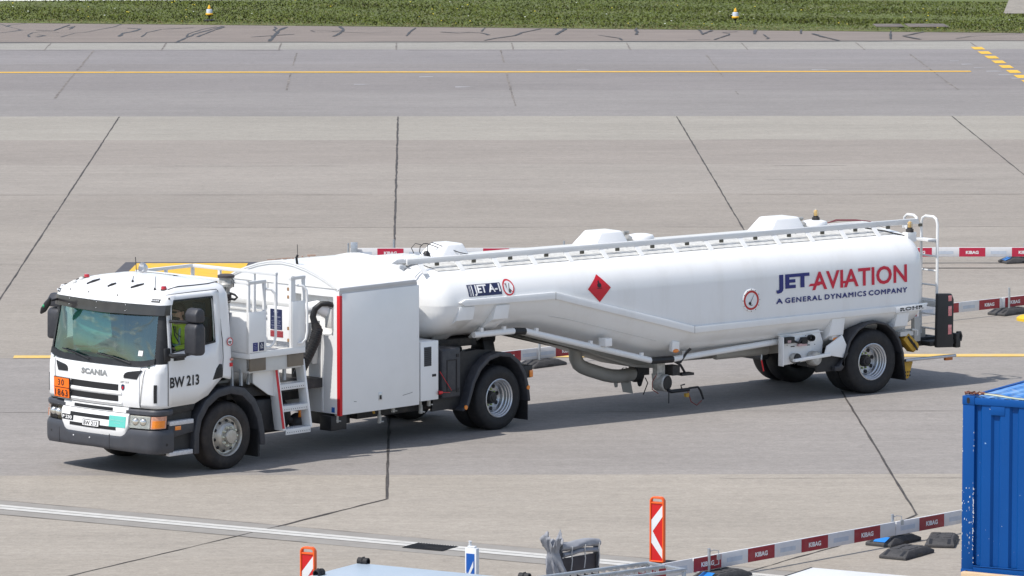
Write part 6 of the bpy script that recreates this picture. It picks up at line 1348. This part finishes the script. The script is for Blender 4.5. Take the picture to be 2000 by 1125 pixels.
# ------------------------------------------------------------------ guide beacons
OFR = mat('beacon_orange', (.85, .12, .015), .45, var=.05); BR = mat('beacon_red', (.58, .010, .012), .4, var=.04); BW2 = mat('beacon_white', (.72, .74, .76), .4, var=.04)
def chevron_beacon(px, py, deg, label):
    t = thing('guide_beacon', label, 'beacon', (px, py, 0), R(deg), 'orange framed chevron beacons'); w = .105
    b = MB(); pts = [(-w, .10), (w, .10), (w, .93), (w-.02, .965), (w-.045, .98), (-w+.045, .98), (-w+.02, .965), (-w, .93)]
    inn = [(-w+.022, .12), (w-.022, .12), (w-.022, .90), (w-.028, .94), (w-.05, .955), (-w+.05, .955), (-w+.028, .94), (-w+.022, .90)]
    b.ring(pts, inn, 'y', -.035, .035); b.box(-w+.02, w-.02, -.03, .03, .885, .91); b.build('frame', OFR, t, bevel=.008)
    b = MB(); b.box(-w+.02, w-.02, -.02, .02, .12, .89); p_ = b.build('panel', BR, t, smooth=False)
    a = w-.024; b = MB(); q = [(a, .87), (-a, .665), (-a, .36), (a, .15), (a, .275), (-a+.02, .515), (a, .715)]
    b.add([(x, -.0225, z) for x, z in q], [(0, 1, 5, 6), (1, 2, 5), (2, 3, 4, 5)]); b.build('chevron', BW2, p_, smooth=False)
    b = MB(); b.box(-.16, .16, -.30, .30, 0, .09); b.build('base', FOOTR, t, bevel=.02)
chevron_beacon(3.312, 72.544, -28, 'tall orange framed beacon with white chevron on red, behind the front barrier')
chevron_beacon(-1.262, 68.36, -28, 'orange framed red beacon cut off by the bottom edge, left of the pale blue deck')
t = thing('guide_beacon', 'white beacon with blue panel and white arrow behind the pale blue deck', 'beacon', (.80, 69.0, 0), R(-34))
b = MB(); b.box(-.085, .085, -.035, .035, .08, .86); b.box(-.055, .055, -.028, .028, .86, .885); b.tube([(-.03, 0, .88), (-.03, 0, .935), (-.03, 0, .945)], [.02, .02, .028], 10); b.build('frame', BW2, t, bevel=.015)
b = MB(); b.box(-.065, .06, -.038, -.033, .12, .79); p_ = b.build('blue_panel', mat('arrow_blue', (.01, .10, .42), .4, var=.05), t, smooth=False)
b = MB(); b.prism([(.045, .70), (.045, .62), (-.03, .48), (-.02, .40), (-.05, .41), (-.055, .56), (-.04, .52)], 'y', -.0415, -.0385); b.build('white_arrow', BW2, p_, smooth=False)
b = MB(); b.box(-.16, .16, -.30, .30, 0, .08); b.build('base', FOOTR, t, bevel=.02)

# ------------------------------------------------------------------ blue container
CB = bpy.data.materials.new('container_blue'); CB.use_nodes = True
def container_mat(m, faded):
    t = m.node_tree; b = t.nodes['Principled BSDF']; N = t.nodes.new
    tcn = N('ShaderNodeTexCoord')
    def nz(scale, a, z, st=(1, 1, 1), det=6):
        mp_ = N('ShaderNodeMapping'); mp_.inputs['Scale'].default_value = st; t.links.new(tcn.outputs['Object'], mp_.inputs['Vector'])
        n = N('ShaderNodeTexNoise'); n.inputs['Scale'].default_value = scale; n.inputs['Detail'].default_value = det; t.links.new(mp_.outputs['Vector'], n.inputs['Vector'])
        q = N('ShaderNodeMapRange'); q.inputs['From Min'].default_value = a; q.inputs['From Max'].default_value = z; t.links.new(n.outputs['Fac'], q.inputs['Value']); return q.outputs['Result']
    def mixc(f_, a, c):
        q = N('ShaderNodeMix'); q.data_type = 'RGBA'; t.links.new(f_, q.inputs['Factor'])
        if isinstance(a, tuple): q.inputs[6].default_value = (*a, 1)
        else: t.links.new(a, q.inputs[6])
        q.inputs[7].default_value = (*c, 1); return q.outputs[2]
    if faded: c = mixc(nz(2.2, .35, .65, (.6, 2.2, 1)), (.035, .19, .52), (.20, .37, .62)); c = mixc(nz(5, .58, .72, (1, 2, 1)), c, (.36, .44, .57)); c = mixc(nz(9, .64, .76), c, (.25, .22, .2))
    else: c = mixc(nz(1.2, .35, .75, (1, 1, .4)), (.0002, .060, .250), (.0004, .074, .30)); c = mixc(nz(14, .75, .79), c, (.35, .52, .72)); c = mixc(nz(30, .735, .77), c, (.62, .66, .70))
    t.links.new(c, b.inputs['Base Color']); b.inputs['Roughness'].default_value = .55; b.inputs['Specular IOR Level'].default_value = .25
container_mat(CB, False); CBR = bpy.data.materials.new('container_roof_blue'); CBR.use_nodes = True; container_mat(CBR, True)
ct = thing('shipping_container', 'bright blue steel shipping container with corrugated side, cut off at the right edge', 'container', (7.298, 71.856, 0), R(-30))
CL, CW, CH = 6.06, 2.44, 2.42
b = MB()
for x in (0, CL-.17):
    for y in (0, CW-.16): b.box(x, x+.17, y, y+.16, .118, CH-.118)
b.box(.17, CL-.17, .0, .06, CH-.11, CH-.02); b.box(.17, CL-.17, CW-.06, CW, CH-.11, CH-.02); b.box(.17, CL-.17, 0, .05, .03, .17); b.box(.17, CL-.17, -.01, .055, .158, .17); b.box(.17, CL-.17, CW-.05, CW, .03, .17)
for x in (0, CL-.06): b.box(x, x+.06, .16, CW-.16, CH-.11, CH-.02); b.box(x, x+.06, .16, CW-.16, .03, .17)
fr_ = b.build('frame', CB, ct, bevel=.006)
for x in (CL-.172, -.006):
    for y in (CW-.156, -.006):
        for z in (0, CH-.118): b = MB(); b.box(x, x+.178, y, y+.162, z, z+.118); cc = b.build('corner_casting', CB, ct, bevel=.008)
b = MB()
for x in (.083, CL-.083):
    for z in (.06, CH-.06): b = MB(); b.prism([(x+.022*math.cos(R(a)), z+(.018 if math.sin(R(a)) > 0 else -.018)+.022*math.sin(R(a))) for a in range(0, 360, 20)], 'y', -.0085, -.0045); b.build('casting_hole', BLACK, ct, smooth=False)
b = MB(); prof = []; x = .17; k = 0
while x < CL-.17-.27:
    prof += [(x, .052), (x+.072, .052), (x+.104, .016), (x+.232, .016), (x+.264, .052)]; x += .264
prof += [(CL-.17, .052)]
b.loft([[(px_, py_, .17) for px_, py_ in prof], [(px_, py_, CH-.105) for px_, py_ in prof]], closed=False); b.build('side_panel', CB, ct, angle=20)
b = MB(); b.prism([(.40, CH-.235), (.60, CH-.235), (.60, CH-.11), (.40, CH-.11)], 'y', .008, .05); b.build('vent_hood', CB, ct, bevel=.004)
b = MB(); b.box(.17, CL-.17, CW-.05, CW-.03, .17, CH-.1); b.box(.03, .05, .16, CW-.16, .17, CH-.1); b.box(CL-.05, CL-.03, .16, CW-.16, .17, CH-.1); b.box(.1, CL-.1, .05, CW-.05, .05, .12); b.build('end_panels', CB, ct, smooth=False)
b = MB(); prof = []; x = .06
while x < CL-.3: prof += [(x, CH-.035), (x+.075, CH-.035), (x+.105, CH-.012), (x+.18, CH-.012), (x+.21, CH-.035)]; x += .21
prof += [(CL-.06, CH-.035)]
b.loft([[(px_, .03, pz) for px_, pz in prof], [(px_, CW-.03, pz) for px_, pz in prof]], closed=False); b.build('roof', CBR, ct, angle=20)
CHIP = mat('bare_paint_chips', (.62, .66, .70), .6, var=.15)
b = MB(); rn = random.Random(5)
for i in range(110):
    z = .35+.85*rn.random() if rn.random() < .75 else .2+1.9*rn.random(); edge = rn.random()
    x0 = .155+.012*rn.random() if edge < .6 else (.002 if edge < .8 else .02+.13*rn.random()); w = rn.uniform(.003, .013); h = rn.uniform(.006, .03)
    b.add([(x0, -.0018, z), (x0+w, -.0018, z+h*.2), (x0+w*.8, -.0018, z+h), (x0+w*.1, -.0018, z+h*.8)], [(0, 1, 2, 3)])
b.build('paint_chips', CHIP, fr_, smooth=False)
cbl = thing('cable_bundle', 'tangled brown and pale cables lying on the near top corner of the blue container', 'cable', (7.30, 71.88, CH), R(-30))
b = MB(); rn = random.Random(9)
for k in range(4): b.tube([(.02+.03*i+rn.uniform(-.01, .01), .03+rn.uniform(-.02, .06), .012+.02*abs(math.sin(i*1.3+k))+.006*k) for i in range(10)], .010, 6)
b.build('brown_cable', mat('copper_cable', (.20, .075, .045), .5, var=.3), cbl)
b = MB(); b.tube([(.20, .05, .03), (.40, .06, .02), (.62, .07, .0), (.80, .03, -.005), (1.2, .02, -.005), (1.8, .03, -.005)], .012, 6); b.build('pale_cable', mat('pale_hose', (.42, .46, .34), .5, var=.2), cbl)
b = MB(); b.tube([(.20, .07, .035), (.45, .10, .02), (.60, .11, .0), (.75, .08, -.008), (.9, .10, -.01)], .013, 6); b.build('olive_cable', mat('olive_cable', (.14, .11, .05), .5, var=.2), cbl)
b = MB(); b.box(0, 1.6, -.10, 0, 0, .09); o = b.build('timber_beam', mat('pale_timber', (.62, .45, .28), .75, var=.15, vscale=5, stretch=(1, 12, 12)), None, bevel=.008); o.location = (7.32, 71.70, .02); o.rotation_euler = (0, 0, R(-32)); tag(o, 'pale timber beam at the foot of the blue container', 'timber')

# ------------------------------------------------------------------ near equipment at the bottom edge
dk = thing('deck_trailer', 'flat pale blue deck trailer with black rubber rollers at its edge', 'trailer', (-.635, 68.52, 0), R(-31.5))
b = MB(); b.box(0, 4.6, -2.3, 0, .69, .75); b.build('deck', mat('pale_blue_deck', (.42, .50, .58), .35, var=.04, vscale=1.5, dirt=(.40, .45, .50), dirt_amt=.3, dscale=2), dk, bevel=.012)
b = MB(); b.box(.1, 4.5, -2.2, -.1, .50, .69); b.build('chassis', STEELD, dk, bevel=.01)
for x, y in ((.02, -.01), (.02, -1.05), (2.36, .0), (4.4, 0)):
    b = MB(); b.lathe([(.035, -.075), (.05, -.07), (.05, .07), (.035, .075)], (x+.06, y, .775), (1, 0, 0) if y > -.5 else (0, 1, 0), 16)
    for k in range(10): a = 2*math.pi*k/10; b.sphere((x+.06+(0 if y > -.5 else .05*math.cos(a)), y+(.05*math.cos(a) if y > -.5 else 0), .775+.05*math.sin(a)), .014, .014, .014, 6, 4)
    b.build('roller', RUBBER, dk)
for x in (.8, 3.6):
    for y in (-2.0, -.3): b = MB(); b.lathe([(.08, -.08), (.25, -.09), (.28, -.06), (.28, .06), (.25, .09), (.08, .08)], (x, y, .28), (0, 1, 0), 24); b.build('wheel', RUBBER, dk)
gt_ = thing('utility_trailer', 'galvanised open trailer frame with dark headboard at the bottom edge', 'trailer', (3.494, 68.863, 0), R(38.5))
b = MB()
for y in (0, .36, .70): b.box(-1.9, 0, y-.022, y+.022, .575, .615)
for x in (-.02, -.02-.0, -1.88): b.box(x-.022, x+.022, 0, .70, .5755, .6155)
for x, y in ((-.02, 0.0), (-.02, .70), (-1.88, 0), (-1.88, .7)): b.box(x-.02, x+.02, y-.02, y+.02, 0.02, .575)
b.build('frame', GALV, gt_, bevel=.004)
b = MB()
for y in (.36, .70):
    for i in range(14): b.box(-1.75+.12*i, -1.71+.12*i, y-.03, y+.03, .555, .576)
b.build('slotted_rails', ALU, gt_, smooth=False)
hb = thing('headboard', 'dark stake headboard carrying the rolled grey tarpaulin', 'headboard', (2.44, 70.36, 0), R(45.8))
b = MB(); b.box(-.70, 0, -.015, .015, .20, .58); b.build('panel', mat('headboard_brown', (.050, .042, .045), .5, var=.2), hb, bevel=.006)
b = MB(); b.box(-.06, 0, -.03, .03, .0, .70); b.box(-.76, -.70, -.03, .03, .0, .70); b.build('stakes', GREYP, hb, bevel=.006)
TARP = mat('grey_tarpaulin', (.27, .28, .31), .7, var=.10, vscale=6, bump=.2, bscale=20, dirt=(.42, .41, .39), dirt_amt=.4, dscale=3)
tp_ = thing('tarpaulin', 'crumpled grey tarpaulin rolled along the headboard with a bunched end', 'tarpaulin', (2.44, 70.36, 0), R(45.8))
rn = random.Random(21)
def crumple(b, p0, p1, r0, r1, n=26, m=18, amp=.25, sq=1.0):
    p0, p1 = Vector(p0), Vector(p1); rings = []; d_ = (p1-p0).normalized(); u = d_.cross(Vector((0, 0, 1))).normalized(); v = u.cross(d_)
    ph = [rn.uniform(0, 6.3) for _ in range(6)]
    for i in range(n+1):
        t_ = i/n; r_ = lerp(r0, r1, t_); q = []
        for k in range(m):
            a = 2*math.pi*k/m; f_ = 1+amp*(.5*math.sin(3*a+ph[0]+4*t_)+.35*math.sin(5*a+ph[1]-9*t_)+.3*math.sin(2*a+ph[2]+17*t_)+rn.uniform(-.12, .12))
            q.append(p0+(p1-p0)*t_+u*math.cos(a)*r_*f_+v*math.sin(a)*r_*f_*sq+v*.012*math.sin(7*t_+ph[3]))
        rings.append(q)
    b.loft(rings, cap0=True, cap1=True)
b = MB(); crumple(b, (-.74, 0, .74), (.0, 0, .72), .075, .062, sq=.8, amp=.14); crumple(b, (-.70, -.02, .64), (-.03, -.02, .64), .050, .045, amp=.12, sq=.65); b.build('roll', TARP, tp_, angle=40)
b = MB(); rings = []; m = 54; ph = [rn.uniform(0, 6.3) for _ in range(5)]; tip = [.06*math.sin(2*math.pi*k/m*4+1)+.04*math.sin(2*math.pi*k/m*9)+rn.uniform(-.008, .008) for k in range(m)]; wr = lambda k, i: .005*math.sin(.9*k+1.1*i)+rn.uniform(-.003, .003)
for i in range(25):
    t_ = i/24; z = lerp(.10, .86, t_); nk = abs(t_-.76)
    r0 = lerp(.075, .15, min(1, nk/.55)**.6) if t_ < .76 else lerp(.075, .15, min(1, nk/.24)**.9); am = .08+.24*min(1, nk/.30)
    q = []
    for k in range(m):
        a = 2*math.pi*k/m; f_ = 1+am*(.55*math.sin(7*a+ph[0]+1.5*t_)+.30*math.sin(11*a+ph[1]-5*t_)+.55*math.sin(3*a+ph[2]+3*t_)+.25*math.sin(17*a+9*t_))
        zz = z + (tip[k]*max(0, t_-.85)/.15 if t_ > .85 else 0) + (.05*math.sin(5*a+ph[3]) if t_ < .08 else 0)
        q.append((-.80+r0*f_*math.cos(a)+.05*math.sin(6*t_+ph[4])+wr(k, i)-(.25*(t_-.76) if t_ > .76 else 0), .8*r0*f_*math.sin(a)+wr(i, k), zz))
    rings.append(q)
b.loft(rings); o = b.build('bunched_end', TARP, tp_, angle=38); md = o.modifiers.new('thick', 'SOLIDIFY'); md.thickness = .008
b = MB()
for x in (-.58, -.33, -.06): b.tube([(x, -.09, .73), (x, -.075, .64), (x+.03, -.06, .55), (x+.02, -.05, .42)], .008, 5)
b.build('tie_straps', mat('strap_grey', (.50, .50, .50), .7, var=.1), tp_)
wb = thing('site_box', 'white topped flat box with dark edge at the bottom edge of the picture', 'box', (5.06, 68.1, 0), R(-30))
b = MB(); b.box(0, 1.8, -1.4, 0, .02, .70); b.build('body', GREYW, wb, bevel=.01)
b = MB(); b.box(-.02, 1.82, -1.42, .02, .702, .74); b.build('lid', COVW, wb, bevel=.008)
b = MB(); b.box(-.035, -.0205, -1.42, .02, .71, .745); b.build('lid_edge', BLACKP, wb, smooth=False)
bpy.context.view_layer.update()
